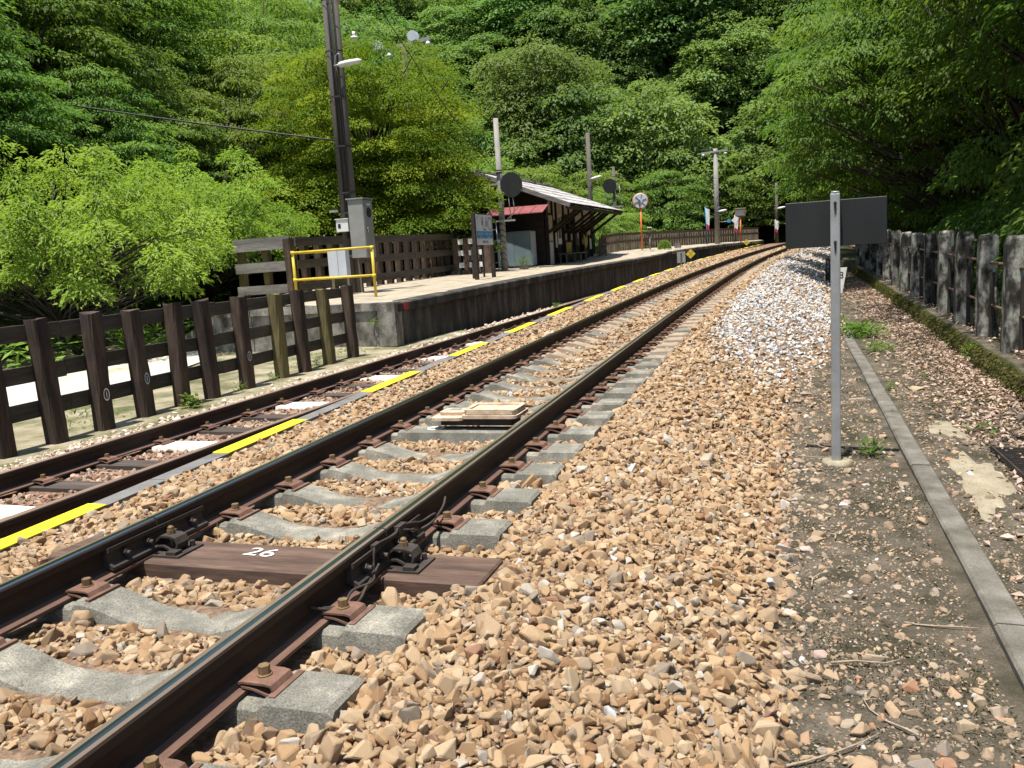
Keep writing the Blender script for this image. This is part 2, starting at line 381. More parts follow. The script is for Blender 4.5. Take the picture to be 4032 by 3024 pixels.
# ------------------------------------------------------------------ ground
def fbm(x, y, s=1.0, seed=0.0):
    v = 0; a = 1; f = 1
    for i in range(3):
        v += a * math.sin(x * f * s * 1.31 + 1.7 * i + seed + 1.1 * math.sin(y * f * s * 0.83 + i)) * math.cos(y * f * s * 1.17 - 0.9 * i + seed * 2)
        a *= 0.5; f *= 2.1
    return v
def hill_s(x, y):
    sl = max(0.0, -15.0 - 0.22 * max(0.0, y - 16) - x)
    sf = max(0.0, y - 70.0 + 0.25 * max(0.0, -x - 4))
    sr = max(0.0, x - 13.0)
    return (sl ** 2.4 + sf ** 2.4 + (0.8 * sr) ** 2.4) ** (1 / 2.4)
def terrain(x, y):
    base = -0.56 + 0.0125 * max(0.0, min(y, 80.0)) * sstep(-9.0, -5.0, x)
    base -= 0.45 * sstep(-9.0, -7.2, x) * (1 - sstep(1.9, 2.0, x)) * (1 - sstep(60, 75, y))
    if x > 2.0:
        ledge = -0.225 + 0.012 * (y - 9)
        base = base + (ledge - base) * sstep(2.0, 2.05, x)
        base -= 1.6 * sstep(2.9, 6.0, x)
    s = hill_s(x, y)
    z = base + 0.82 * min(s, 85.0) * sstep(0, 4, s)
    if s > 0.5: z += 0.5 * fbm(x, y, 0.22)
    return z
def sheet(name, xs, ys, zf, mat, smooth=True):
    nx, ny = len(xs), len(ys)
    vs = [(x, y, zf(x, y)) for y in ys for x in xs]
    fs = [(j * nx + i, j * nx + i + 1, (j + 1) * nx + i + 1, (j + 1) * nx + i) for j in range(ny - 1) for i in range(nx - 1)]
    me = bpy.data.meshes.new(name); me.from_pydata(vs, [], fs)
    me.materials.append(mat)
    me.polygons.foreach_set("use_smooth", [smooth] * len(fs)); me.update()
    o = link(name, me); return o
gx = list(np.arange(-170, -20, 5.0)) + list(np.arange(-20, -14, 1.0)) + list(np.arange(-14, 2, 2.0)) + [1.9, 2.0, 2.05, 2.5, 2.9, 3.4, 4, 5, 6, 8, 11, 13, 16] + list(np.arange(20, 130, 6.0))
gy = list(np.arange(-20, 60, 2.5)) + list(np.arange(60, 200, 4.0))
g = sheet("ground", gx, gy, terrain, M['forest_floor'])
tag(g, "dark forest floor rising as steep wooded hillside behind the station", kind="structure")

# left yard: mossy turf and pale gravel path
def yard_z(x, y): return -0.47 + 0.015 * fbm(x, y, 1.3) - 0.05 * sstep(-8, -14, x)
o = sheet("yard", list(np.arange(-20, -6.2, 0.4)), list(np.arange(0, 17.5, 0.4)), yard_z, M['turf'])
tag(o, "sandy mossy yard behind the sleeper post fence", kind="structure")
mbp = MB()
PATHR = [(0, -15.6, -9.8), (3, -15.3, -9.6), (6, -15.0, -9.7), (8, -14.8, -9.4), (10, -14.5, -9.5), (12, -14.3, -9.7), (13.5, -14.1, -10.6), (15, -13.9, -11.9), (16.5, -13.8, -12.8)]
pv = []
for k, (py, xa, xb_) in enumerate(PATHR):
    for q in range(7):
        x = xa + (xb_ - xa) * q / 6 + (.18 * math.sin(k * 2.3 + q) if q in (0, 6) else 0)
        pv.append((x, py, yard_z(x, py) + .03))
pf = [(k * 7 + q, k * 7 + q + 1, (k + 1) * 7 + q + 1, (k + 1) * 7 + q) for k in range(len(PATHR) - 1) for q in range(6)]
mbp.add(pv, pf, 0, True)
o = mbp.build("path", M['path']); tag(o, "pale gravel footpath behind the sleeper post fence", kind="structure")

# right side: dirt between ballast and wall
def dirt_z(x, y):
    return zr(y) + 0.012 * fbm(x, y, 2.2) + 0.02 * sstep(1.25, 1.85, x) + 0.02 * sstep(0.4, -0.3, x)
o = sheet("dirt_strip", list(np.arange(-0.9, 1.96, 0.13)), list(np.arange(-1.5, 45, 0.25)), dirt_z, M['dirt'])
tag(o, "trodden dirt ground between the ballast and the mossy wall", kind="structure")

# ballast bed
MOUND = (8.5, 30.0)
def mound(u, y):
    a = sstep(8.0, 15.0, y) * (1 - sstep(27.0, 33.0, y))
    return a * (0.20 * math.exp(-((u - 1.85) / 0.5) ** 2) + 0.06 * math.exp(-((u - 2.5) / 0.5) ** 2))
def bed_z(x, y):
    u = x - xc(y); z0 = zt(y); sx = strip_x(y) - xc(y)
    if u >= 0:
        if u < 1.25: z = z0 - 0.215 + 0.045 * sstep(0.88, 1.0, u) + 0.02 * sstep(6, 12, y)
        else:
            tw_ = 0.85 + 0.75 * sstep(8, 14, y)
            t = min(1.0, (u - 1.25) / tw_)
            z = (z0 - 0.170 + 0.020 * sstep(6, 12, y)) * (1 - t) + (zr(y) + 0.012) * t
            z += 0.03 * math.sin(math.pi * t)
            if t >= 1: z = zr(y) + 0.012 - 0.5 * (u - 1.25 - tw_)
        z += mound(u, y)
    else:
        if u > sx + 0.05: z = z0 - 0.215 - 0.03 * sstep(-1.0, sx, u)
        elif u > sx - 0.01: z = z0 - 0.30
        else:
            w = x
            zs = SZ - 0.19
            z = zs + max(0.0, (z0 - 0.29 - zs)) * (1 - sstep(sx - 0.02, sx - 0.12, u)) * 0.5
            if x < SX - 1.1:
                z = zs - 0.05 * sstep(SX - 1.1, SX - 1.7, x)
    return z + 0.006 * fbm(x, y, 5.0)
bx = list(np.arange(-6.75, -0.0, 0.09)) + [0.05, 0.2, 0.35, .5, .65]
by = list(np.arange(0.2, 16, 0.16)) + list(np.arange(16, 75, 0.6))
def bed_sheet():
    nx = len(bx); vs = []
    for y in by:
        sh = xc(y) - xc(0)
        for i, x in enumerate(bx):
            xx = x + sh * sstep(-4.2, -3.4, x) + (0.35 * sstep(-0.6, 0, x))
            vs.append((xx, y, bed_z(xx, y)))
    fs = [(j * nx + i, j * nx + i + 1, (j + 1) * nx + i + 1, (j + 1) * nx + i) for j in range(len(by) - 1) for i in range(nx - 1)]
    me = bpy.data.meshes.new("ballast_bed"); me.from_pydata(vs, [], fs); me.materials.append(M['bed'])
    me.polygons.foreach_set("use_smooth", [True] * len(fs)); me.update()
    return me
ballast = link("ballast", bed_sheet())
tag(ballast, "crushed stone ballast bed under both tracks", kind="structure")

# ------------------------------------------------------------------ rails
PROF = [(-.0635, -.153), (.0635, -.153), (.0635, -.142), (.022, -.129), (.0085, -.115), (.0075, -.048), (.0325, -.037), (.0325, -.011), (.0285, -.0035), (.017, -.0004), (.006, 0), (-.006, 0), (-.017, -.0004), (-.0285, -.0035), (-.0325, -.011), (-.0325, -.037), (-.0075, -.048), (-.0085, -.115), (-.022, -.129), (-.0635, -.142)]
def sweep_rail(name, fx, fz, y0, y1, mats, parent, polish):
    ys = [y0]
    while ys[-1] < y1 - 1e-6:
        ys.append(min(y1, ys[-1] + (0.8 if ys[-1] < 12 else 1.5)))
    n = len(PROF); vs = []
    for y in ys:
        for (u, w) in PROF: vs.append((fx(y) + u, y, fz(y) + w))
    fs = []; ms = []
    for k in range(len(ys) - 1):
        for i in range(n):
            j = (i + 1) % n
            fs.append((k * n + i, k * n + j, (k + 1) * n + j, (k + 1) * n + i))
            a, b = sorted((i, j))
            mi = 0
            if i in range(8, 13): mi = 1
            if i in polish: mi = 2
            if i in (1, 2, 18, 19): mi = 3
            ms.append(mi)
    fs.append(tuple(range(n))[::-1]); ms.append(0)
    fs.append(tuple((len(ys) - 1) * n + i for i in range(n))); ms.append(0)
    me = bpy.data.meshes.new(name); me.from_pydata(vs, [], fs)
    for m in mats: me.materials.append(m)
    me.polygons.foreach_set("material_index", ms)
    bm = bmesh.new(); bm.from_mesh(me); bmesh.ops.recalc_face_normals(bm, faces=bm.faces); bm.to_mesh(me); bm.free()
    return link(name, me, parent)

main = thing("main_track", (0, 0, 0), "main line railway track with dark rails on concrete sleepers, curving away right", "railway track")
HG = 1.067 / 2 + .0325
JY = 2.93
M['rust_foot'] = pm("rail_foot_rust", [(0.3, (.075, .042, .030)), (0.55, (.12, .066, .046)), (0.8, (.18, .105, .07))], 9, 0.75, 0.35, 160, 0.0015, fine=0.25, stretch=(1, 0.15, 1))  # same rust made lighter: sunlight on the foot is put into the colour
MR = [M['rust'], M['rail_top'], M['rail_polish'], M['rust_foot']]
for s in (-1, 1):
    pol = (9, 10) if s > 0 else (8, 9, 10)
    for (a, b) in ((0.5, JY - 0.004), (JY + 0.004, 74)):
        sweep_rail("rail", lambda y, s=s: xc(y) + s * HG, zt, a, b, MR, main, pol)

# ------------------------------------------------------------------ sleepers and fastenings
def sleeper_mesh(flat=False):
    st = []
    for ax in (0.945, 0.93, 0.72, 0.70, 0.46, 0.44, 0.40, 0.33, 0.25, 0.16, 0.08, 0.0):
        if flat: z = -0.137 if ax > 0.70 else (-0.160 if ax > 0.44 else -0.137)
        elif ax >= 0.72: z = -0.137 if ax < 0.94 else -0.150
        elif ax > 0.44: z = -0.160
        else: z = -0.137 - 0.075 * sstep(0.44, 0.10, ax)
        st.append((ax, z))
    xs = [(-a, z) for a, z in st] + [(a, z) for a, z in st[:-1][::-1]]
    mb = MB(); ring = []
    for (x, z) in xs:
        mid = 1 - sstep(0.2, 0.6, abs(x))
        wt = 0.098 - 0.012 * mid; wb = 0.135 - 0.01 * mid
        ring.append([(x, -wb, -0.34), (x, -wt - 0.004, z - 0.012), (x, -wt + 0.010, z), (x, wt - 0.010, z), (x, wt + 0.004, z - 0.012), (x, wb, -0.34)])
    vs = [p for r in ring for p in r]; fs = []
    for k in range(len(ring) - 1):
        for i in range(6):
            j = (i + 1) % 6
            fs.append((k * 6 + i, k * 6 + j, k * 6 + 6 + j, k * 6 + 6 + i))
    fs.append(tuple(range(6))); fs.append(tuple((len(ring) - 1) * 6 + i for i in range(6)))
    mb.add(vs, fs)
    return mb.mesh("sleeper", [M['concrete']])
M['concrete_dusty'] = pm("dusty_concrete", [(0.3, (.20, .15, .105)), (0.5, (.30, .235, .17)), (0.72, (.38, .31, .23))], 7, 0.9, 0.5, 130, 0.003, fine=0.4)
SLEEPER = sleeper_mesh(); SLEEPER_D = SLEEPER.copy(); SLEEPER_D.materials.clear(); SLEEPER_D.materials.append(M['concrete_dusty']); SLEEPER_FLAT = sleeper_mesh(True)
def strip_profile(pts, th, w):
    """bent plate: polyline pts (x,z) thickened by th, w wide in y"""
    up = []; dn = []
    for i, p in enumerate(pts):
        a = Vector(pts[max(0, i - 1)]); b = Vector(pts[min(len(pts) - 1, i + 1)])
        d = (b - a).normalized(); nrm = Vector((-d.y, d.x))
        up.append(Vector(p) + nrm * th / 2); dn.append(Vector(p) - nrm * th / 2)
    mb = MB(); n = len(pts)
    vs = []
    for y in (-w / 2, w / 2):
        vs += [(p.x, y, p.y) for p in up] + [(p.x, y, p.y) for p in dn]
    fs = []
    for i in range(n - 1):
        fs.append((i, i + 1, 2 * n + i + 1, 2 * n + i)); fs.append((n + i, 3 * n + i, 3 * n + i + 1, n + i + 1))
        fs.append((i, n + i, n + i + 1, i + 1)); fs.append((2 * n + i, 2 * n + i + 1, 3 * n + i + 1, 3 * n + i))
    fs.append((0, 2 * n, 3 * n, n)); fs.append((n - 1, 2 * n - 1, 4 * n - 1, 3 * n - 1))
    mb.add(vs, fs)
    return mb
CLIP = strip_profile([(.040, -.121), (.055, -.117), (.130, -.117), (.150, -.121), (.157, -.133), (.150, -.147), (.135, -.150), (.105, -.139), (.085, -.134), (.050, -.131)], .007, .105)
CLIP.box((.172, 0, -.139), (.020, .16, .012))
CLIP = CLIP.mesh("rail_clip", [M['rust_light']])
def hexbolt(r=.018, h=.026):
    mb = MB(); mb.cyl((.098, 0, -.1135), (.098, 0, -.1085), r * 1.25, n=14); mb.cyl((.098, 0, -.109), (.098, 0, -.109 + h), r, n=6, smooth=False)
    return mb.mesh("bolt", [M['bolt']])
BOLT = hexbolt()
TALLCLIP = strip_profile([(.035, -.112), (.06, -.085), (.075, -.075), (.125, -.075), (.15, -.082), (.160, -.105), (.150, -.135), (.130, -.143), (.105, -.128), (.085, -.118), (.05, -.120)], .009, .075)
TALLCLIP = TALLCLIP.mesh("rail_clip", [M['plate']])
def tallbolt():
    mb = MB(); mb.cyl((.105, 0, -.14), (.105, 0, -.035), .009, n=10); mb.cyl((.105, 0, -.071), (.105, 0, -.052), .018, n=6, smooth=False); mb.cyl((.105, 0, -.052), (.105, 0, -.04), .014, n=6, smooth=False)
    return mb.mesh("bolt", [M['bolt']])
TBOLT = tallbolt()
PL = MB(); PL.box((.03, 0, -.150), (.34, .17, .014)); PL.box((.155, -.055, -.136), (.05, .045, .016)); PL.cyl((.165, .055, -.143), (.165, .055, -.118), .012, n=6, smooth=False)
TPLATE = PL.mesh("base_plate", [M['plate']])
def clips(parent, spread, z=0.0, clip=CLIP, bolt=BOLT, plate=None, side=(-1, 1)):
    for s in side:
        for t in (-1, 1):
            rz = 0 if t > 0 else math.pi
            c = link("rail_clip", clip, parent, (s * spread, 0, z), (0, 0, rz))
            link("bolt", bolt, parent, (s * spread, 0, z), (0, 0, rz))
            if plate is not None and t > 0: link("base_plate", plate, parent, (s * spread, 0, z), (0, 0, 0))
SP = 0.4725
SLEEPERS = []
k = -2
while True:
    y = 1.505 + SP * k
    if y > 46: break
    if k == 3:
        y = JY
        mb = MB(); mb.box((0, 0, -.247), (2.08, .28, .19))
        me = bevel(mb.mesh("sleeper", [M['sleeper_wood']]), .008)
        s = link("sleeper", me, main, (xc(y), y, zt(y)))
        s["label"] = "reddish wooden sleeper painted with the number 26 under the rail joint"
        wood_sleeper = s
        clips(s, HG, 0, TALLCLIP, TBOLT, TPLATE)
        SLEEPERS.append((y, .165, 1.07))
    else:
        flat = (k == 8)
        s = link("sleeper", SLEEPER_FLAT if flat else (SLEEPER_D if y > 8.5 and k % 5 else SLEEPER), main, (xc(y), y, zt(y)), (rad(0.6) * random.uniform(-1, 1) * 0.3, 0, random.uniform(-.006, .006) - math.atan(max(0, y - 10) / 400)))
        if y < 24: clips(s, HG)
        SLEEPERS.append((y, .118, .945))
    if k == 8: flat_sleeper = s
    k += 1

def text_mesh(body, size, mat, depth=0.0):
    c = bpy.data.curves.new("lettering", 'FONT'); c.body = body; c.size = size; c.align_x = 'CENTER'; c.align_y = 'CENTER'; c.extrude = depth
    o = bpy.data.objects.new("lettering", c); COL.objects.link(o)
    me = bpy.data.meshes.new_from_object(o.evaluated_get(bpy.context.evaluated_depsgraph_get()))
    bpy.data.objects.remove(o); bpy.data.curves.remove(c)
    me.materials.clear(); me.materials.append(mat); me.name = "lettering"
    return me
link("painted_number", text_mesh("26", .125, M['white_paint'], .0005), wood_sleeper, (-0.03, 0.035, -.1485), (0, 0, rad(-4)), (1.25, 1, 1))
# round paint mark on the flat sleeper
def ring(r0, r1, n=24, th=.0012):
    mb = MB(); vs = []; fs = []
    for i in range(n):
        a = 2 * math.pi * i / n
        for r in (r0, r1): vs.append((r * math.cos(a), r * math.sin(a), 0))
    for i in range(n):
        j = (i + 1) % n; fs.append((2 * i, 2 * i + 1, 2 * j + 1, 2 * j))
    mb.add(vs, fs); return mb
mk = ring(.040, .062)
link("painted_mark", mk.mesh("painted_mark", [M['white_paint']]), flat_sleeper, (-0.20, 0, -.1355))
link("painted_mark", text_mesh("43", .055, M['white_paint'], .0004), flat_sleeper, (-0.20, 0, -.1353))

# fishplates at the joint
def fishplate(parent, xr, sgn):
    mb = MB()
    poly = [(.010, -.112), (.030, -.126), (.060, -.132), (.060, -.118), (.034, -.102), (.030, -.066), (.046, -.052), (.046, -.036), (.010, -.044)]
    mb.prism(poly, lambda p, q: (sgn * p, -.30, q), lambda p, q: (sgn * p, .30, q))
    f = link("fishplate", mb.mesh("fishplate", [M['plate']]), parent, (xr, JY, zt(JY)))
    for yb in (-.21, -.075, .075, .21):
        b = MB(); b.cyl((sgn * .026, yb, -.084), (sgn * .054, yb, -.084), .017, n=6, smooth=False); b.cyl((sgn * .052, yb, -.084), (sgn * .074, yb, -.084), .011, n=8)
        link("bolt", b.mesh("bolt", [M['plate']]), f)
for s in (-1, 1):
    for g_ in (-1, 1): fishplate(main, xc(JY) + s * HG, g_)
# bond wires at the right-hand joint
xr = xc(JY) + HG
def wires(pts_list, r, name, mat, parent):
    for pts in pts_list:
        sm = []
        P = [Vector(p) for p in pts]
        for i in range(len(P) - 1):
            p0 = P[max(0, i - 1)]; p1 = P[i]; p2 = P[i + 1]; p3 = P[min(len(P) - 1, i + 2)]
            for q in range(6):
                t = q / 6
                sm.append(0.5 * ((2 * p1) + (-p0 + p2) * t + (2 * p0 - 5 * p1 + 4 * p2 - p3) * t * t + (-p0 + 3 * p1 - 3 * p2 + p3) * t ** 3))
        sm.append(P[-1])
        mb = MB(); mb.tube(sm, r, 6); mb.build(name, mat, parent)
z_ = zt(JY)
wires([[(xr + .02, 2.36, z_ - .09), (xr + .075, 2.46, z_ - .135), (xr + .06, 2.58, z_ - .118), (xr + .09, 2.68, z_ - .12), (xr + .055, 2.76, z_ - .10), (xr + .05, 2.79, z_ - .03), (xr + .045, 2.83, z_ - .028), (xr + .06, 2.95, z_ - .03), (xr + .045, 3.02, z_ - .022), (xr + .07, 3.10, z_ - .03), (xr + .06, 3.2, z_ - .06), (xr + .085, 3.28, z_ - .05), (xr + .06, 3.36, z_ - .08)],
       [(xr + .03, 2.40, z_ - .11), (xr + .10, 2.52, z_ - .14), (xr + .085, 2.64, z_ - .125), (xr + .06, 2.74, z_ - .125), (xr + .07, 2.78, z_ - .09)],
       [(xr + .045, 3.0, z_ - .03), (xr + .075, 3.08, z_ - .055), (xr + .06, 3.16, z_ - .085), (xr + .09, 3.25, z_ - .075), (xr + .07, 3.42, z_ - .06), (xr + .05, 3.5, z_ - .04)]],
      .0055, "bond_wire", M['plate'], main)
mb = MB(); mb.box((xr + .046, 2.81, z_ - .035), (.022, .05, .03)); mb.build("wire_clamp", M['plate'], main)
mb = MB(); mb.box((xr + .046, 3.03, z_ - .033), (.026, .07, .034)); mb.build("wire_clamp", M['plate'], main)

# ------------------------------------------------------------------ siding
side = thing("siding_track", (SX, 0, SZ), "rusty siding track beside the platform with dark wooden and white painted sleepers", "railway track")
MS = [M['rust'], M['rail_dullside'], M['rail_dullside'], M['rust_foot']]
for s in (-1, 1):
    sweep_rail("rail", lambda y, s=s: s * HG, lambda y: 0.0, 0.6, 34, MS, side, ())
mb = MB(); mb.box((0, 0, -.235), (2.1, .20, .15), jit=.006); SW = mb.mesh("sleeper", [M['sleeper_wood_dark']])
mb = MB()
for (a, b, w0) in ((-.47, .47, .115),):
    prof = [(-.49, -.158), (-.44, -.150), (-.3, -.146), (-.1, -.146), (.1, -.148), (.3, -.146), (.44, -.150), (.49, -.158)]
    vs = []; 
    for (x, z) in prof: vs += [(x, -w0, -.20), (x, -w0 + .012, z), (x, w0 - .012, z), (x, w0, -.20)]
    fs = []
    for i in range(len(prof) - 1):
        for q in range(3): fs.append((i * 4 + q, i * 4 + q + 1, i * 4 + 4 + q + 1, i * 4 + 4 + q))
    fs += [(0, 1, 2, 3), tuple(len(vs) - 4 + q for q in range(4))]
    mb.add(vs, fs)
WCOV = mb.mesh("white_sleeper_cover", [M['white_paint']])
white_y = [4.15, 6.1, 8.05, 9.95, 11.85, 13.8, 15.8]
SIDE_SLEEPERS = []
y = 1.55
sy = []
while y < 24:
    sy.append(y); y += 0.651
for y in sy:
    s_ = link("sleeper", SW, side, (random.uniform(-.02, .02), y, 0), (0, 0, random.uniform(-.02, .02)))
    SIDE_SLEEPERS.append(y)
    if y < 20:
        clips(s_, HG, 0, CLIP, BOLT)
    if min(abs(y - w) for w in white_y) < 0.33: link("white_cover", WCOV, s_)

# ------------------------------------------------------------------ trough strip with yellow dashes
tr = thing("cable_trough", (0, 0, 0), "long concrete trough lid strip with yellow painted dashes between the two tracks", "trough")
def strip_seg(y0, y1, mat, name, dz=0.0, w=.13, slab=True):
    n = max(1, int((y1 - y0) / 1.2)); vs = []
    ys = [y0 + (y1 - y0) * i / n for i in range(n + 1)]
    for y in ys:
        x = strip_x(y) + .065; z = strip_z(y) + dz
        zb = z - (.16 if slab else .006)
        vs += [(x - w / 2, y, zb), (x - w / 2, y, z), (x + w / 2, y, z), (x + w / 2, y, zb)]
    fs = []
    for i in range(n):
        for q in range(4): fs.append((i * 4 + q, i * 4 + (q + 1) % 4, i * 4 + 4 + (q + 1) % 4, i * 4 + 4 + q))
    fs += [(0, 1, 2, 3), tuple(n * 4 + q for q in range(4))]
    mb = MB(); mb.add(vs, fs); return mb.build(name, mat, tr)
y = 0.6
while y < 66:
    L_ = 1.2 if y < 20 else 2.4
    strip_seg(y, y + L_ - .008, M['asphalt'], "trough_lid"); y += L_
dash = [(2.2, 3.68), (4.84, 5.92), (7.15, 8.35), (9.55, 10.75), (11.95, 13.3), (14.5, 16.1), (17.6, 19.2), (20.6, 22.2)]
y = 23.8
while y < 64: dash.append((y, y + 1.6)); y += 3.0
for (a, b) in dash:
    strip_seg(a, b, M['yellow'], "yellow_dash", .007, .134, False)

# ------------------------------------------------------------------ loose stones
RNG = np.random.default_rng(11)
def stone_mesh(i):
    n = int(RNG.integers(11, 17))
    p = RNG.normal(size=(n, 3)); p /= np.linalg.norm(p, axis=1)[:, None]
    p *= RNG.uniform(0.82, 1.12, (n, 1))
    p *= np.array([1.0, RNG.uniform(.66, .95), RNG.uniform(.48, .8)])
    bm = bmesh.new()
    for q in p: bm.verts.new(q)
    r = bmesh.ops.convex_hull(bm, input=bm.verts)
    dead = [e for e in r["geom_interior"] if isinstance(e, bmesh.types.BMVert)]
    bmesh.ops.delete(bm, geom=dead, context='VERTS')
    bmesh.ops.bevel(bm, geom=list(bm.edges), offset=0.055, segments=1, affect='EDGES')
    bmesh.ops.recalc_face_normals(bm, faces=bm.faces)
    me = bpy.data.meshes.new("stone"); bm.to_mesh(me); bm.free()
    me.materials.append(M['stone_tan'])
    return me
NV = 30
STONES = [stone_mesh(i) for i in range(NV)]
def jgrid(x0, x1, y0, y1, sp):
    X, Y = np.meshgrid(np.arange(x0, x1, sp), np.arange(y0, y1, sp))
    p = np.stack([X.ravel(), Y.ravel()], 1)
    return p + RNG.uniform(-.55, .55, p.shape) * sp
RMi = np.array(RM)
def project(P):
    v = (P - np.array([0, 0, CAM_H])) @ RMi           # world -> camera (x right, y down, z forward)
    z = np.maximum(v[:, 2], 1e-3)
    return np.stack([v[:, 0] / z, v[:, 1] / z], 1), v[:, 2]
def inframe(P, mx=0.10):
    q, d = project(P)
    return (d > 0.3) & (np.abs(q[:, 0]) < 0.6055 + mx) & (np.abs(q[:, 1]) < 0.454 + mx + 0.05)
sl_y = np.array([s[0] for s in SLEEPERS]); sl_w = np.array([s[1] for s in SLEEPERS]); sl_l = np.array([s[2] for s in SLEEPERS])
def clear_main(p):
    u = p[:, 0] - np.array([xc(y) for y in p[:, 1]])
    d = np.abs(p[:, 1][:, None] - sl_y[None, :])
    on = ((d < sl_w[None, :] + .004) & (np.abs(u)[:, None] < sl_l[None, :] + .0)).any(1)
    rail = np.abs(np.abs(u) - HG) < .080
    on &= ~((p[:, 1] > 8) & (RNG.random(len(p)) < np.clip((p[:, 1] - 8) / 14, 0, .6)))
    return ~on & ~rail, u
zones = {k: [] for k in ('tan', 'white', 'dull', 'pale', 'earth')}
def put(kind, xy, z, r):
    zones[kind].append(np.column_stack([xy, z, r]))
for (y0, y1, sp, rs) in ((1.0, 4.6, .0275, 1.0), (4.6, 9, .033, 1.0), (9, 16, .046, 1.15), (16, 32, .076, 1.5), (32, 52, .125, 2.2)):
    p = jgrid(-4.45, 2.6 if y0 > 8 else 0.15, y0, y1, sp)
    ok, u = clear_main(p)
    sx_ = np.array([strip_x(y) for y in p[:, 1]])
    toe = 2.1 + .75 * np.clip((p[:, 1] - 8) / 6, 0, 1)
    ok &= (p[:, 0] > sx_ + .16) & (u < toe + .25)
    p = p[ok]; u = u[ok]; toe = toe[ok]
    z = np.array([bed_z(a, b) for a, b in p])
    P3 = np.column_stack([p, z]); f = inframe(P3); p, u, z, toe = p[f], u[f], z[f], toe[f]
    r = RNG.gamma(8, 1 / 8, len(p)) * .0285 * rs
    z = z + RNG.uniform(-.9, .75, len(p)) * .026 * rs
    # thin out at the toe
    keep = RNG.random(len(p)) < np.clip((toe + .3 - u) / .45, 0.0, 1.0)
    p, u, z, r, toe = p[keep], u[keep], z[keep], r[keep], toe[keep]
    ys = p[:, 1]
    pw = np.clip((ys - 7.8) / 2.4, 0, 1) * np.clip((u - 1.12 - np.clip((11 - ys) * .05, 0, .2)) / .18, 0, 1) * np.clip((toe + .35 - u) / .6, 0.12, 1)
    pw = np.maximum(pw * .93, np.where(u > 1.1, .012, .002))
    w = RNG.random(len(p)) < pw
    put('white', p[w], z[w], r[w] * .85); put('tan', p[~w], z[~w], r[~w])
p = jgrid(-3.75, -.15, 1.0, 6.0, .023)
ok, u = clear_main(p); ok &= (p[:, 0] > -3.66); p = p[ok]
z = np.array([bed_z(a, b) for a, b in p]); f = inframe(np.column_stack([p, z]), .04); p, z = p[f], z[f]
put('tan', p, z + RNG.uniform(-.008, .008, len(p)), RNG.gamma(8, 1 / 8, len(p)) * .0165)
# between strip and siding, in the siding, and its left shoulder
for (y0, y1, sp, rs) in ((2.0, 7.0, .040, 1.0), (7, 13, .054, 1.2), (13, 24, .088, 1.6)):
    p = jgrid(-6.75, -3.7, y0, y1, sp)
    sx_ = np.array([strip_x(y) for y in p[:, 1]]) - .03
    v = p[:, 0] - SX
    ss = np.abs(p[:, 1][:, None] - np.array(SIDE_SLEEPERS)[None, :]).min(1)
    ok = (p[:, 0] < sx_ - .03) & (np.abs(np.abs(v) - HG) > .085) & ~((v > HG) & (p[:, 1] < 9)) & ((ss > .118) | (np.abs(v) > 1.06))
    p = p[ok]; z = np.array([bed_z(a, b) for a, b in p])
    f = inframe(np.column_stack([p, z])); p, z = p[f], z[f]
    r = RNG.gamma(8, 1 / 8, len(p)) * .0245 * rs
    z = z + RNG.uniform(-.35, .5, len(p)) * r
    pl = (p[:, 0] < SX - .72)
    thin = pl & (RNG.random(len(p)) > np.clip((p[:, 0] + 6.85) / .45, .12, 1))
    put('pale', p[pl & ~thin], z[pl & ~thin], r[pl & ~thin]); put('dull', p[~pl], z[~pl], r[~pl])
# stones strewn over the dirt, fewer away from the ballast
for (y0, y1, sp) in ((1.6, 6, .055), (6, 14, .085), (14, 30, .14)):
    p = jgrid(-.25, 1.85, y0, y1, sp)
    dn = np.where(p[:, 0] < .72, np.clip(.9 - (p[:, 0] + .1) * 1.4, .16, .9), .14)
    dn = np.where((p[:, 1] < 3.4) & (p[:, 0] < .72), np.clip(dn + .45, 0, .85), dn)
    ok = (RNG.random(len(p)) < dn) & ~((p[:, 0] > .66) & (p[:, 0] < .90))
    p = p[ok]; z = np.array([dirt_z(a, b) for a, b in p])
    f = inframe(np.column_stack([p, z])); p, z = p[f], z[f]
    r = RNG.gamma(4, 1 / 4, len(p)) * .026 * (1 if y0 < 6 else 1.3)
    put('earth', p, z + r * RNG.uniform(-.35, .2, len(p)), r)
# pebbles of the dirt itself
for (y0, y1, sp) in ((1.8, 5, .019), (5, 9, .030), (9, 14, .05)):
    p = jgrid(-.2, 1.85, y0, y1, sp)
    ok = (RNG.random(len(p)) < .6) & ~((p[:, 0] > .68) & (p[:, 0] < .88))
    p = p[ok]; z = np.array([dirt_z(a, b) for a, b in p])
    f = inframe(np.column_stack([p, z]), 0.05); p, z = p[f], z[f]
    r = RNG.gamma(3, 1 / 3, len(p)) * .0068 * (1 if y0 < 5 else 1.4)
    put('earth', p, z, r)
for k in zones: zones[k] = np.concatenate(zones[k]) if zones[k] else np.zeros((0, 4))

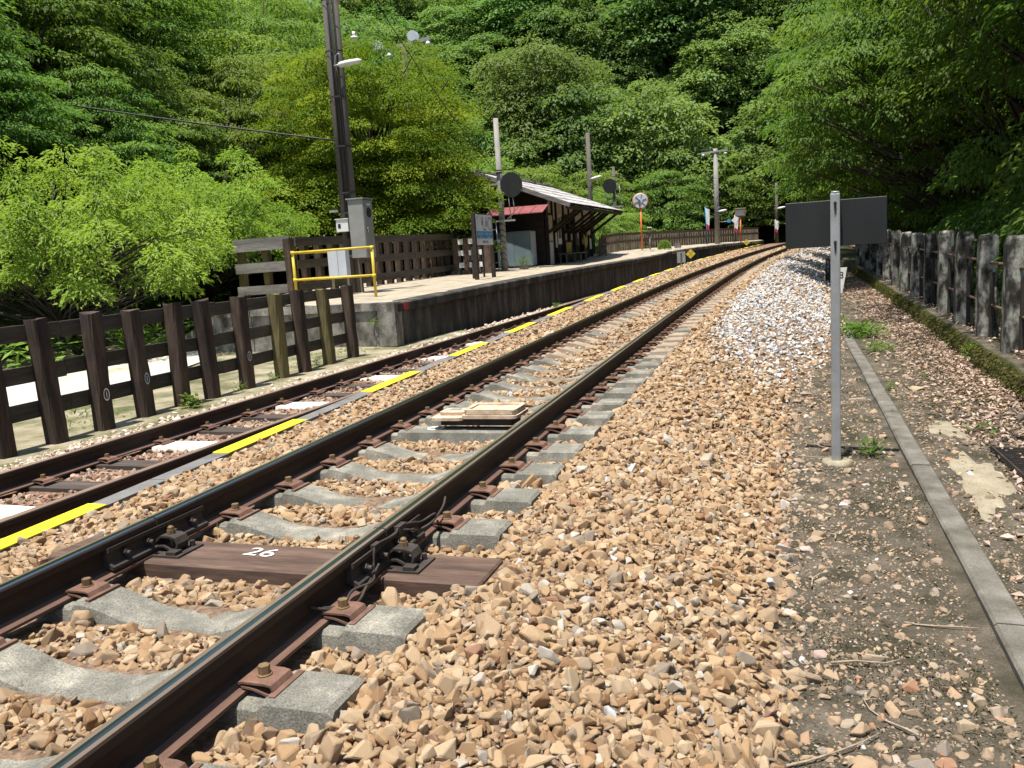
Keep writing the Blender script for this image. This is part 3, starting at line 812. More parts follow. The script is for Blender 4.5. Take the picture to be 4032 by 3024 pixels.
# the 300 that show largest are stones of their own, the rest are gravel
allz = np.concatenate([np.column_stack([zones[k], np.full(len(zones[k]), i)]) for i, k in enumerate(zones)])
qq, dd = project(allz[:, :3])
vis = (np.abs(qq[:, 0]) < .60) & (np.abs(qq[:, 1]) < .45) & (dd > .5)
size = np.where(vis, allz[:, 3] / np.maximum(dd, .1), 0)
order = np.argsort(-size)
chosen = set(order[:300].tolist())
stone_objs = []
kinds = list(zones)
ci = 0
for gi in order[:300]:
    x, y, z, r, kk = allz[gi]
    o = link("stone", STONES[ci % NV], ballast, (x, y, z), tuple(RNG.uniform(0, 6.28, 3) * np.array([.35, .35, 1])), (r, r, r))
    kd = kinds[int(kk)]
    if kd != 'tan':
        o.material_slots[0].link = 'OBJECT'; o.material_slots[0].material = M['stone_' + kd]
    stone_objs.append(o); ci += 1

def gravel(name, label, arr, mat, parent):
    n = len(arr)
    me = bpy.data.meshes.new(name); me.vertices.add(n)
    me.vertices.foreach_set("co", np.ascontiguousarray(arr[:, :3]).ravel())
    a = me.attributes.new("rot", 'FLOAT_VECTOR', 'POINT')
    rot = RNG.uniform(0, 6.283, (n, 3)); rot[:, :2] = RNG.normal(0, .55, (n, 2))
    a.data.foreach_set("vector", rot.ravel())
    a = me.attributes.new("scl", 'FLOAT', 'POINT'); a.data.foreach_set("value", arr[:, 3].copy())
    a = me.attributes.new("idx", 'INT', 'POINT'); a.data.foreach_set("value", RNG.integers(0, NV, n).astype(np.int32))
    me.materials.append(mat)
    o = link(name, me, parent)
    o["kind"] = "stuff"; o["label"] = label
    ng = bpy.data.node_groups.new(name, 'GeometryNodeTree')
    ng.interface.new_socket("Geometry", in_out='INPUT', socket_type='NodeSocketGeometry')
    ng.interface.new_socket("Geometry", in_out='OUTPUT', socket_type='NodeSocketGeometry')
    N, L = ng.nodes, ng.links
    gi = N.new("NodeGroupInput"); go = N.new("NodeGroupOutput")
    jn = N.new("GeometryNodeJoinGeometry")
    for s in stone_objs[:NV]:
        oi = N.new("GeometryNodeObjectInfo"); oi.inputs[0].default_value = s; oi.inputs["As Instance"].default_value = True
        L.new(oi.outputs["Geometry"], jn.inputs[0])
    ip = N.new("GeometryNodeInstanceOnPoints"); ip.inputs["Pick Instance"].default_value = True
    def na(nm, ty):
        q = N.new("GeometryNodeInputNamedAttribute"); q.data_type = ty; q.inputs[0].default_value = nm
        return q.outputs[0]
    L.new(gi.outputs[0], ip.inputs["Points"]); L.new(jn.outputs[0], ip.inputs["Instance"])
    L.new(na("idx", 'INT'), ip.inputs["Instance Index"])
    L.new(na("rot", 'FLOAT_VECTOR'), ip.inputs["Rotation"]); L.new(na("scl", 'FLOAT'), ip.inputs["Scale"])
    sm = N.new("GeometryNodeSetMaterial"); sm.inputs["Material"].default_value = mat
    L.new(ip.outputs[0], sm.inputs[0]); L.new(sm.outputs[0], go.inputs[0])
    md = o.modifiers.new("gravel", 'NODES'); md.node_group = ng
    return o
off = 0
texts = {'tan': "loose orange tan ballast stones", 'white': "fresh white ballast stones heaped beside the track", 'dull': "dull brown stones in the siding", 'pale': "pale stones beside the siding", 'earth': "stones and pebbles strewn over the dirt"}
for k in kinds:
    n = len(zones[k])
    keep = np.array([(off + i) not in chosen for i in range(n)], bool)
    gravel("gravel", texts[k], zones[k][keep], M['stone_' + k], ballast)
    off += n
print("STONES", {k: len(v) for k, v in zones.items()})

# ------------------------------------------------------------------ leaves: one call makes a cloud of leaf blades
def leaf_mesh(name, P, D, U, L, W, tint, mat, fold=0.22, droop=0.0):
    """P base points, D directions, U rough normals (all Nx3), L, W lengths/widths"""
    n = len(P)
    D = D / np.linalg.norm(D, axis=1)[:, None]
    S = np.cross(D, U); S /= np.maximum(np.linalg.norm(S, axis=1), 1e-6)[:, None]
    Nn = np.cross(S, D)
    L = np.broadcast_to(L, n)[:, None]; W = np.broadcast_to(W, n)[:, None]
    mid = P + D * L * .45
    tip = P + D * L + np.array([0, 0, -1.0]) * L * droop
    a = mid + S * W * .5 + Nn * W * fold
    b = mid - S * W * .5 + Nn * W * fold
    V = np.stack([P, a, tip, b], 1).reshape(-1, 3)
    base = np.arange(n) * 4
    T = np.stack([base, base + 1, base + 2, base, base + 2, base + 3], 1).reshape(-1)
    me = bpy.data.meshes.new(name)
    me.vertices.add(4 * n); me.vertices.foreach_set("co", np.ascontiguousarray(V, dtype=np.float32).ravel())
    me.loops.add(6 * n); me.loops.foreach_set("vertex_index", T.astype(np.int32))
    me.polygons.add(2 * n)
    me.polygons.foreach_set("loop_start", (np.arange(2 * n) * 3).astype(np.int32))
    me.polygons.foreach_set("loop_total", np.full(2 * n, 3, np.int32))
    at = me.attributes.new("tint", 'FLOAT', 'POINT')
    at.data.foreach_set("value", np.repeat(tint, 4).astype(np.float32))
    me.materials.append(mat)
    me.update(calc_edges=True)
    return me
def rdir(n, zmul=1.0):
    v = RNG.normal(size=(n, 3)); v[:, 2] *= zmul
    return v / np.linalg.norm(v, axis=1)[:, None]

# ------------------------------------------------------------------ right side: kerb, litter, wall, posts
kb = link("kerb", None) if False else None
ker = bpy.data.objects.new("kerb", None); COL.objects.link(ker); tag(ker, "narrow concrete kerb running through the dirt beside the sign", kind="structure")
y = 1.2
while y < 13.6:
    L_ = min(2.4, 13.6 - y)
    mb = MB(); x0 = .755 - .006 * (y - 2)
    zc = zr(y + L_ / 2)
    secs = []
    for yy_ in (y, y + L_ / 3, y + 2 * L_ / 3, y + L_ - .01):
        xx = x0 - .006 * (yy_ - y) + random.uniform(-.004, .004); zz = zr(yy_) + random.uniform(-.004, .004)
        secs += [(xx, yy_, zc - .2), (xx, yy_, zz + .022), (xx + .012, yy_, zz + .034), (xx + .118, yy_, zz + .032), (xx + .130, yy_, zz + .016), (xx + .130, yy_, zc - .2)]
    fs_ = [(q * 6 + i_, q * 6 + i_ + 1, q * 6 + 7 + i_, q * 6 + 6 + i_) for q in range(3) for i_ in range(5)] + [(0, 5, 4, 3, 2, 1), (18, 19, 20, 21, 22, 23)]
    mb.add(secs, fs_)
    mb.build("kerb_stone", M['kerb'], ker); y += L_
# sandy mortar patches
def blob(name, cx_, cy_, rx, ry, seed, mat, label, rot=0.0, lift=.010):
    n = 30; vs = [(cx_, cy_, dirt_z(cx_, cy_) + lift + .006)]
    rr = random.Random(seed)
    for i in range(n):
        a = 2 * math.pi * i / n
        k = 1 + .22 * math.sin(3 * a + seed) + .16 * math.sin(7 * a + 2 * seed) + rr.uniform(-.08, .08)
        x, y_ = rx * k * math.cos(a), ry * k * math.sin(a)
        x, y_ = x * math.cos(rot) - y_ * math.sin(rot), x * math.sin(rot) + y_ * math.cos(rot)
        vs.append((cx_ + x * .8, cy_ + y_ * .8, dirt_z(cx_ + x * .8, cy_ + y_ * .8) + lift))
    for i in range(n):
        p = Vector(vs[1 + i]); c = Vector(vs[0]); q = c + (p - c) * 1.18
        vs.append((q.x, q.y, dirt_z(q.x, q.y) - .012))
    fs = [(0, 1 + i, 1 + (i + 1) % n) for i in range(n)] + [(1 + i, 1 + n + i, 1 + n + (i + 1) % n, 1 + (i + 1) % n) for i in range(n)]
    mb = MB(); mb.add(vs, fs, 0, True); return tag(mb.build(name, mat), label, "mortar patch", "sandy mortar patches")
blob("mortar_patch", 1.10, 5.75, .15, .75, 1.3, M['sand'], "long pale sandy mortar patch between kerb and drain grate", -.06)
blob("mortar_patch", 1.13, 7.2, .13, .34, 4.1, M['sand'], "small pale sandy mortar patch beyond the long one beside the kerb", .05)
blob("mortar_patch", 1.20, 4.35, .10, .22, 2.2, M['sand'], "broken pale mortar crumbs in front of the long sandy patch", .1)
# drain grate
gr_ = thing("drain_grate", (1.50, 5.75, zr(5.75) + .035), "rusty steel drain grate half buried in dry leaves", "grate", rz=rad(2))
for sx_ in (-.17, .17):
    mb = MB(); mb.bar((sx_, -.75, 0), (sx_, .75, 0), .04, .012); mb.build("frame_bar", M['iron'], gr_)
for i in range(30):
    mb = MB(); yy = -.73 + i * .05; mb.bar((-.165, yy, 0), (.165, yy, .0), .028, .006); mb.build("slat", M['iron'], gr_)
# dry leaf litter
n = 15000
lp = np.column_stack([RNG.beta(2.6, 1.0, n) * 1.28 + .66, RNG.uniform(2.6, 26, n) ** 1.0])
dens = np.clip((lp[:, 0] - .75) / .6, .03, 1)
ok = (RNG.random(n) < dens) & ~((lp[:, 0] > .64) & (lp[:, 0] < .92)) & ~((np.abs(lp[:, 0] - 1.10) < .16) & (np.abs(lp[:, 1] - 5.8) < .8) & (RNG.random(n) < .92))
lp = lp[ok]
lp2 = np.column_stack([RNG.uniform(2.02, 2.9, 3500), RNG.uniform(6, 26, 3500)])
lz = np.concatenate([[dirt_z(a, b) + .008 for a, b in lp], [-.205 + .012 * (b - 9) + .012 for a, b in lp2]])
lp = np.concatenate([lp, lp2]); n = len(lp)
P = np.column_stack([lp, lz + RNG.uniform(0, .02, n)])
D = rdir(n, .25); U = rdir(n, 1.0) * .55 + np.array([0, 0, 1.0])
me = leaf_mesh("leaf_litter", P, D, U, RNG.uniform(.035, .075, n), RNG.uniform(.018, .035, n), RNG.random(n), M['lf_dry'], .3)
o = link("leaf_litter", me); tag(o, "pinkish brown dry leaf litter along the foot of the mossy wall", kind="stuff")

# bits of bark, moss and broken leaf on the dirt
n = 16000
lp = np.column_stack([RNG.uniform(-.25, 1.9, n), 1.8 + 10 * RNG.random(n) ** 1.5])
ok = ~((lp[:, 0] > .68) & (lp[:, 0] < .90)); lp = lp[ok]; n = len(lp)
P = np.column_stack([lp, [dirt_z(a, b) + .003 for a, b in lp]])
M['lf_bits'] = leafmat("leaf_bits", (.05, .038, .02), (.30, .23, .15), 0.05, 0.1, 0.8)
me = leaf_mesh("debris", P, rdir(n, .35), rdir(n) * .6 + np.array([0, 0, 1.0]), RNG.gamma(3, 1 / 3, n) * .018, RNG.uniform(.004, .010, n), RNG.random(n) ** 1.6, M['lf_bits'], .2)
o = link("debris", me); tag(o, "bark crumbs and broken leaf bits on the dirt", kind="stuff")
n = 14000
lp = np.column_stack([RNG.uniform(-.1, .74, n), 1.8 + 5.2 * RNG.random(n)])
ok = np.array([fbm(a, b, 2.6, 3.0) for a, b in lp]) > .35; lp = lp[ok]; n = len(lp)
P = np.column_stack([lp, [dirt_z(a, b) for a, b in lp]]); D = rdir(n, .6); D[:, 2] = np.abs(D[:, 2]) + .3
M['lf_gmoss'] = leafmat("leaf_ground_moss", (.018, .022, .006), (.075, .072, .022), 0.15, 0.1, 0.9)
me = leaf_mesh("moss_cover", P, D, rdir(n) + np.array([0, 0, .5]), RNG.uniform(.006, .016, n), RNG.uniform(.004, .008, n), RNG.random(n), M['lf_gmoss'])
o = link("moss_cover", me); tag(o, "dark olive moss cushions on the dirt left of the kerb", kind="stuff")

# mossy retaining wall
def wall_top(y): return -.205 + .0120 * (y - 9)
WX = 1.90
ys_ = list(np.arange(3.0, 37, .12)); zs_ = 9
vs = []; fs = []
for y in ys_:
    for i in range(zs_):
        t = i / (zs_ - 1)
        z = (zr(y) - .15) * (1 - t) + wall_top(y) * t
        x = WX - .05 * (1 - t) + .018 * fbm(y, z * 3, 3.1) + (.05 * t ** 6)
        vs.append((x, y, z))
    vs.append((WX + .22, y, wall_top(y) + .008 + .006 * fbm(y, 2, 4))); vs.append((WX + .22, y, zr(y) - .2))
st_ = zs_ + 2
for k in range(len(ys_) - 1):
    for i in range(st_ - 1):
        fs.append((k * st_ + i, k * st_ + i + 1, (k + 1) * st_ + i + 1, (k + 1) * st_ + i))
mb = MB(); mb.add(vs, fs, 0, True)
for k in range(len(mb.m)): mb.m[k] = 1 if (k % (st_ - 1)) >= zs_ - 1 else 0
wl_ = mb.build("retaining_wall", [M['moss'], M['dirt']])
tag(wl_, "low mossy retaining wall under the row of concrete posts", "wall")
n = 16000
yy = RNG.uniform(3.5, 30, n); t = RNG.beta(1.7, 1.0, n)
zz = np.array([(zr(a) - .02) * (1 - b) + wall_top(a) * b for a, b in zip(yy, t)])
P = np.column_stack([np.full(n, WX - .008) - .05 * (1 - t) + .05 * t ** 6, yy, zz])
P[:, 0] += .018 * np.array([fbm(a, b * 3, 3.1) for a, b in zip(yy, zz)])
D = np.column_stack([RNG.uniform(-.9, -.1, n), RNG.normal(0, .4, n), RNG.uniform(-1.6, .1, n)]); U = np.column_stack([-np.ones(n), RNG.normal(0, .5, n), RNG.uniform(.0, 1, n)])
M['lf_moss'] = leafmat("leaf_moss", (.03, .034, .008), (.125, .115, .03), 0.2, 0.1, 0.8)
me = leaf_mesh("moss_fringe", P, D, U, RNG.uniform(.02, .06, n), RNG.uniform(.008, .018, n), RNG.random(n), M['lf_moss'])
o = link("moss_fringe", me, wl_); o["kind"] = "stuff"

# concrete posts with iron rods
fn = thing("concrete_post_fence", (2.13, 9.0, 0), "row of weathered grey concrete posts joined by rusty rods on the mossy wall", "fence")
post_y = [7.0, 8.3, 9.66, 11.05, 12.4, 13.8, 15.3, 16.7, 18.3, 19.9, 21.7, 23.5, 25.4, 27.3, 29.3, 31.3]
def stone_post(wx, wy, h):
    mb = MB(); ring_ = []
    for (z, k) in ((-.25, 1.0), (0.1, 1.0), (h * .5, .95), (h - .09, .90), (h - .03, .84), (h, .66)):
        pts = []
        for (sx_, sy_) in ((-1, -.82), (-.82, -1), (.82, -1), (1, -.82), (1, .82), (.82, 1), (-.82, 1), (-1, .82)):
            pts.append((sx_ * wx / 2 * k + random.uniform(-.006, .006), sy_ * wy / 2 * k + random.uniform(-.006, .006), z + random.uniform(-.006, .006)))
        ring_.append(pts)
    vs = [p for r in ring_ for p in r]; fs = []
    for k in range(len(ring_) - 1):
        for i in range(8):
            j = (i + 1) % 8; fs.append((k * 8 + i, k * 8 + j, k * 8 + 8 + j, k * 8 + 8 + i))
    fs.append(tuple((len(ring_) - 1) * 8 + i for i in range(8)))
    mb.add(vs, fs); return mb
for i, y in enumerate(post_y):
    base = wall_top(y) - .04
    o = stone_post(.215, .20, 1.20 + random.uniform(-.02, .02) + (.02 if y < 14 else 0)).build("post", M['post_concrete'], fn, (random.uniform(-.02, .02), y - 9.0, base), (random.uniform(-.012, .012), random.uniform(-.012, .012), random.uniform(-.05, .05)))
    if i < 9:
        mb = MB(); mb.box((0, 0, .36), (.045, .045, .84)); mb.build("iron_upright", M['iron'], fn, (.02, y - 9.0 - .19, base))
for hgt in (.38, .86):
    for i in range(len(post_y) - 1):
        a, b = post_y[i], post_y[i + 1]
        mb = MB(); mb.cyl((.02, a - 9 + .05, wall_top(a) + hgt), (.02, b - 9 - .05, wall_top(b) + hgt - .01), .016, n=8)
        mb.build("rod", M['rust_light'], fn)

# near sign on its post
zs = zr(6.1) + .02
sg = thing("sign_post", (.275, 6.1, zs), "blank black sign board seen from behind on a grey steel post", "sign", rz=rad(-3))
mb = MB(); mb.box((0, 0, .91), (.062, .062, 1.82)); me = bevel(mb.mesh("post", [M['galv']]), .010, 2); link("post", me, sg)
mb = MB(); mb.cyl((0, 0, 1.82), (0, 0, 1.832), .031, .024, n=16); mb.build("cap", M['galv'], sg)
mb = MB(); mb.box((0, .045, 1.625), (.635, .012, .305)); me = bevel(mb.mesh("board", [M['black_board']]), .003); link("board", me, sg)
for zb in (1.755, 1.50):
    mb = MB(); mb.cyl((0, -.031, zb), (0, -.042, zb), .011, n=6, smooth=False); mb.cyl((0, -.042, zb), (0, -.050, zb), .006, n=8); mb.build("bolt", M['plate'], sg)
    mb = MB(); mb.box((0, -.033, zb - .035), (.010, .006, .07)); mb.build("split_pin", M['plate'], sg)
mb = MB(); mb.cyl((0, 0, -.05), (0, 0, .012), .105, .09, n=18); o = mb.build("footing", M['sand'], sg)

# kilometre markers
km = thing("kilometre_marker", (1.10, 21.6, zr(21.6)), "small white triangular distance marker with black figure 8 behind the sign post", "marker", rz=rad(0))
mb = MB(); mb.prism([(-.02, 0), (.02, 0), (.13, .6), (-.13, .6)], lambda p, q: (p, -.03, q), lambda p, q: (p, .03, q)); mb.build("plate", M['white_paint'], km)
link("lettering", text_mesh("8", .22, M['black_print'], .001), km, (0, -.033, .42), (rad(90), 0, 0))
km = thing("marker_stake", (.93, 25.0, zr(25)), "thin dark marker stake with pale figures on the white ballast heap", "marker")
mb = MB(); mb.box((0, 0, .34), (.13, .10, .72), taper=.92); mb.build("stake", M['iron'], km)
for i, ch in enumerate("001"): link("lettering", text_mesh(ch, .13, M['panel_pale'], .001), km, (0, -.052, .60 - .12 * i), (rad(90), 0, 0))

# twigs on the dirt
tw_lab = ["pale bent twig in the middle of the dirt", "short twig close to the kerb's near end", "short twig at the ballast edge below the sign", "straight twig lying towards the kerb", "long forked looking twig at the ballast edge near the camera", "twig touching the kerb low in the photo", "small twig on the dirt in front of the sign post", "twig among flat stones at the bottom of the dirt", "long dark twig behind the sign post foot, left part", "long twig just beyond the sign post foot", "twig on the leaf litter right of the kerb", "short twig on the leaf litter nearest the camera"]
tw = [((.12, 3.15), .30, .4), ((.35, 2.75), .22, 2.2), ((.05, 3.9), .20, 1.1), ((.42, 3.6), .26, .1), ((-.02, 2.5), .34, .7), ((.5, 2.45), .2, 2.8), ((.2, 4.5), .18, 1.9), ((.35, 2.2), .25, .3), ((.0, 6.15), .34, -.15), ((.15, 6.5), .3, -.5), ((1.25, 3.6), .4, .4), ((1.1, 3.2), .3, 1.2)]
for i, ((x, y), L_, a) in enumerate(tw):
    z = dirt_z(x, y) + .016
    pts = [(x + L_ * t * math.cos(a) + .02 * math.sin(5 * t + i), y + L_ * t * math.sin(a) + .02 * math.cos(4 * t + 2 * i), z + .006 * math.sin(6 * t + i)) for t in (0, .25, .5, .75, 1)]
    mb = MB(); mb.tube(pts, .0048, 5, r1=.002); o = mb.build("twig", M['twig']); tag(o, tw_lab[i], "twig", "twigs on the dirt")

# weeds
def weed(name, x, y, z, h, n, label, grp, spread=.6, wide=.25, mat='lf_weed', cat="weed"):
    P = np.zeros((n, 3)); hh = RNG.uniform(0, h * .7, n)
    P[:, 2] = hh; P[:, :2] = RNG.normal(0, h * (.22 if n < 150 else .6), (n, 2))
    D = rdir(n, .4); D[:, 2] = np.abs(D[:, 2]) + RNG.uniform(0, spread, n); U = np.array([0, 0, 1.0]) + rdir(n) * .4
    L_ = RNG.uniform(.25, .6, n) * h
    me = leaf_mesh(name, P, D, U, L_, L_ * wide * .8, RNG.random(n), M[mat], .15, .15)
    o = link(name, me, None, (x, y, z)); return tag(o, label, cat, grp)
wd = [(.52, 6.35, .15, 90, "green weed clump right behind the sign post foot"), (.92, 13.1, .26, 420, "large green weed clump at the far end of the kerb"), (1.02, 11.6, .15, 220, "leafy weed clump on the kerb before the large one"),
      (.62, 14.6, .2, 220, "green weed on the ballast edge past the sign post"), (.90, 8.9, .11, 40, "small bright weed growing against the middle of the kerb"), (1.28, 9.6, .10, 24, "tiny green sprig on the leaf litter behind the sandy patch"),
      (1.35, 6.9, .20, 10, "single upright grass sprig near the drain grate"), (1.82, 10.2, .20, 30, "small fern sprig hanging from the mossy wall"), (.80, 7.7, .07, 20, "tiny weed touching the kerb beside the sign")]
for (x, y, h, n, lb) in wd:
    zz = dirt_z(x, y) if x < 1.8 else wall_top(y) - .12
    weed("weed", x, y, zz, h, n, lb, "weeds")

# ------------------------------------------------------------------ left fence of old sleepers
lf = thing("sleeper_post_fence", (-7.0, 9.0, -.47), "black old sleeper posts joined by three horizontal planks along the siding", "fence")
lpost = [4.6, 5.2, 5.82, 6.43, 7.05, 7.68, 8.30, 8.86, 9.62, 10.5, 11.14, 11.92, 12.75]
def rough_post(wx, wy, h, seed):
    rr = random.Random(seed); mb = MB(); rings = []
    for q in range(7):
        z = -.3 + (h + .3) * q / 6; pts = []
        for (sx_, sy_) in ((-1, -.8), (-.8, -1), (0, -1.02), (.8, -1), (1, -.8), (1.02, 0), (1, .8), (.8, 1), (-.8, 1), (-1, .8)):
            pts.append((sx_ * wx / 2 + rr.uniform(-.007, .007), sy_ * wy / 2 + rr.uniform(-.007, .007), z + (rr.uniform(-.02, .015) if q == 6 else 0)))
        rings.append(pts)
    vs = [p for r in rings for p in r]; fs = []
    for k in range(6):
        for i in range(10):
            j = (i + 1) % 10; fs.append((k * 10 + i, k * 10 + j, k * 10 + 10 + j, k * 10 + 10 + i))
    fs.append(tuple(60 + i for i in range(10)))
    mb.add(vs, fs); return mb
for i, y in enumerate(lpost):
    mt = M['post_wood_mossy'] if y > 10 and i % 2 == 1 else M['post_wood']
    p = rough_post(.155, .17, 1.235 + random.uniform(-.02, .02), i).build("post", mt, lf, (-.03 * max(0, y - 9), y - 9, 0), (random.uniform(-.02, .02), random.uniform(-.03, .005), random.uniform(-.08, .08)))
    if i in (4, 5, 8):
        e = ring(.030, .040, 18); me = e.mesh("painted_mark", [M['white_paint'] if i == 4 else M['panel_pale']])
        link("painted_mark", me, p, (.088, 0, .30 + .07 * (i % 3)), (rad(90), 0, rad(90)), (1, 1.7, 1))
        mb = MB(); mb.box((0, 0, 0), (.002, .010, .06)); mb.build("painted_mark", M['white_paint'] if i == 4 else M['panel_pale'], p, (.089, 0, .30 + .07 * (i % 3)))
bay = [4.2, 6.75, 9.25, 11.5, 12.95]
for (z0, z1) in ((1.03, 1.19), (.63, .79), (.27, .43)):
    for a, b in zip(bay[:-1], bay[1:]):
        mb = MB(); xa, xb = -.11 - .03 * max(0, a - 9), -.11 - .03 * max(0, b - 9)
        jz = random.uniform(-.012, .012)
        mb.bar((xa, a - 9, (z0 + z1) / 2 + jz), (xb, b - 9 - .006, (z0 + z1) / 2 + random.uniform(-.01, .01)), z1 - z0, .045)
        mb.build("plank", M['plank'], lf)
mb_ = weed("weed", -6.75, 8.15, -.46, .22, 60, "bright leafy weed at the foot of a sleeper post", "weeds", .5, .45)
for i, (x, y, lb) in enumerate([(-6.9, 9.3, "thin grass tuft at the sleeper fence beyond the bright weed"), (-7.0, 10.2, "grass tuft between two mossy sleeper posts"), (-7.1, 11.6, "low grass tuft near the platform end of the sleeper fence")]):
    weed("weed", x, y, -.47, .16, 60, lb, "weeds", .9, .12)
# low green growth in the yard
n = 9000
lp = np.column_stack([RNG.uniform(-18, -7.2, n), RNG.uniform(4, 14.2, n)])
cover = np.array([fbm(a, b, .9, 1.0) for a, b in lp])
pa = np.interp(lp[:, 1], [r[0] for r in PATHR], [r[1] for r in PATHR]); pb = np.interp(lp[:, 1], [r[0] for r in PATHR], [r[2] for r in PATHR])
ok = (cover + 1.2 * (lp[:, 0] < pa) > .3) & ((lp[:, 0] < pa + .3) | (lp[:, 0] > pb - .1))
lp = lp[ok]; n = len(lp)
P = np.column_stack([lp, [yard_z(a, b) for a, b in lp]]); D = rdir(n, .5); D[:, 2] = np.abs(D[:, 2]) + .15
me = leaf_mesh("ground_cover", P, D, np.array([0, 0, 1.0]) + rdir(n) * .4, RNG.uniform(.04, .11, n), RNG.uniform(.012, .03, n), RNG.random(n), M['lf_weed'])
o = link("ground_cover", me); tag(o, "thin green ground cover in the yard", kind="stuff")

# ------------------------------------------------------------------ platform
PR = [(14.4, -7.05, .335, -12.6, .40), (17.0, -7.0, .37, -12.6, .42), (21, -6.9, .43, -12.6, .48), (26, -6.8, .485, -12.6, .54), (31, -6.65, .53, -12.6, .58), (36, -6.4, .575, -11.5, .62), (39.5, -6.2, .61, -10.5, .66),
      (42.5, -6.05, .665, -9.2, .90), (45, -5.8, .80, -8.6, .945), (50, -5.0, .88, -7.4, .985), (56, -3.9, .94, -5.4, 1.015), (61, -3.0, .97, -3.4, 1.03), (66, -2.0, .99, -2.1, 1.05)]
def prow(y):
    ys = [r[0] for r in PR]
    return [float(np.interp(y, ys, [r[k] for r in PR])) for k in range(1, 5)]
def plat_z(x, y):
    xe, ze, xb, zb = prow(y); t = (xe - x) / max(.01, xe - xb)
    if t < 0: t = 0
    s = t if y > 41 else sstep(0, .6, t)
    return ze + (zb - ze) * min(1, s)
plat = bpy.data.objects.new("platform", None); COL.objects.link(plat); tag(plat, "old station platform with sandy top and blackened concrete face", kind="structure")
ys_ = list(np.arange(14.4, 66.1, .4)); nx = 22; vs = []; fs = []
for y in ys_:
    xe, ze, xb, zb = prow(y)
    if y < 16.2: xb = -11.0 - 1.6 * sstep(14.4, 16.2, y)
    for i in range(nx):
        x = xe + .0 + (xb - xe) * i / (nx - 1)
        vs.append((x, y, plat_z(x, y) + .010 * fbm(x, y, 2.0) * min(1, i / 2)))
for k in range(len(ys_) - 1):
    for i in range(nx - 1): fs.append((k * nx + i, k * nx + i + 1, (k + 1) * nx + i + 1, (k + 1) * nx + i))
mb = MB(); mb.add(vs, fs, 0, True); mb.build("platform_top", M['platform_top'], plat)
y = 14.4
while y < 64:                                        # face towards the track, panel by panel
    L_ = 1.5 if y < 45 else 3.0
    a, b = y, y + L_ - .012
    xa, za = prow(a)[:2]; xb_, zb_ = prow(b)[:2]
    cop = .17
    mb = MB()
    mb.add([(xa - .03, a, -.7), (xa - .03, a, za - cop), (xa - .3, a, za - cop), (xa - .3, a, -.7), (xb_ - .03, b, -.7), (xb_ - .03, b, zb_ - cop), (xb_ - .3, b, zb_ - cop), (xb_ - .3, b, -.7)],
           [(0, 1, 5, 4), (1, 2, 6, 5), (0, 3, 2, 1), (4, 5, 6, 7), (2, 3, 7, 6)])
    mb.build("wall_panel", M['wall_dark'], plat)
    mb = MB()
    mb.add([(xa + .03, a, za - cop + .004), (xa + .03, a, za - .02), (xa + .01, a, za + .006), (xa - .42, a, za + .008), (xa - .42, a, za - cop + .004), (xb_ + .03, b, zb_ - cop + .004), (xb_ + .03, b, zb_ - .02), (xb_ + .01, b, zb_ + .006), (xb_ - .42, b, zb_ + .008), (xb_ - .42, b, zb_ - cop + .004)],
           [(0, 1, 6, 5), (1, 2, 7, 6), (2, 3, 8, 7), (0, 4, 3, 2, 1), (5, 6, 7, 8, 9), (0, 5, 9, 4)])
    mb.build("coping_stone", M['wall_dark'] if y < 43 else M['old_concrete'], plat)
    y += L_
# end wall towards the camera
ends = [(-7.03, -8.6), (-8.62, -10.2), (-10.22, -11.0)]
for (xa, xb_) in ends:
    mb = MB(); mb.box(((xa + xb_) / 2, 14.46, -.2), (xa - xb_, .2, .90)); mb.build("end_wall", M['old_concrete'], plat)
    mb = MB(); mb.box(((xa + xb_) / 2, 14.44, .285), (xa - xb_ - .004, .26, .15)); mb.build("coping_stone", M['old_concrete'], plat)
mb = MB(); mb.prism([(-11.0, -.7), (-11.0, .35), (-12.6, -.25), (-12.6, -.7)], lambda p, q: (p, 14.5 + (-11 - p) * .4, q), lambda p, q: (p, 14.7 + (-11 - p) * .4, q)); mb.build("wing_wall", M['old_concrete'], plat)
mb = MB(); mb.box((-7.2, 14.42, -.06), (.36, .30, .80)); mb.build("corner_pier", M['old_concrete'], plat)
mb = MB(); mb.box((-7.008, 14.75, .26), (.012, .16, .14)); mb.build("red_paint_mark", M['red_print'], plat)
weed("weed", -7.5, 14.26, -.05, .16, 40, "green sprig growing from the crack in the platform end wall", "weeds", .4, .3)
weed("weed", -6.0, 22.0, -.44, .22, 80, "yellowish weed patch on the stones below the platform edge", "weeds", .5, .3)

# enclosure of silver planks at the platform end
ef = thing("plank_enclosure", (-11.6, 17.0, .40), "silver grey plank fence panel at the platform end", "fence")
for x in (-.68, .0, .70):
    rough_post(.15, .18, 1.38, int(x * 100) + 300).build("post", M['post_wood_mossy'], ef, (x, .14, 0))
for (z0, z1) in ((1.14, 1.43), (.64, .87), (.14, .34)):
    mb = MB(); mb.bar((-.76, 0, (z0 + z1) / 2), (.76, -.01, (z0 + z1) / 2 + .015), z1 - z0, .05); mb.build("plank", M['plank_grey'], ef)
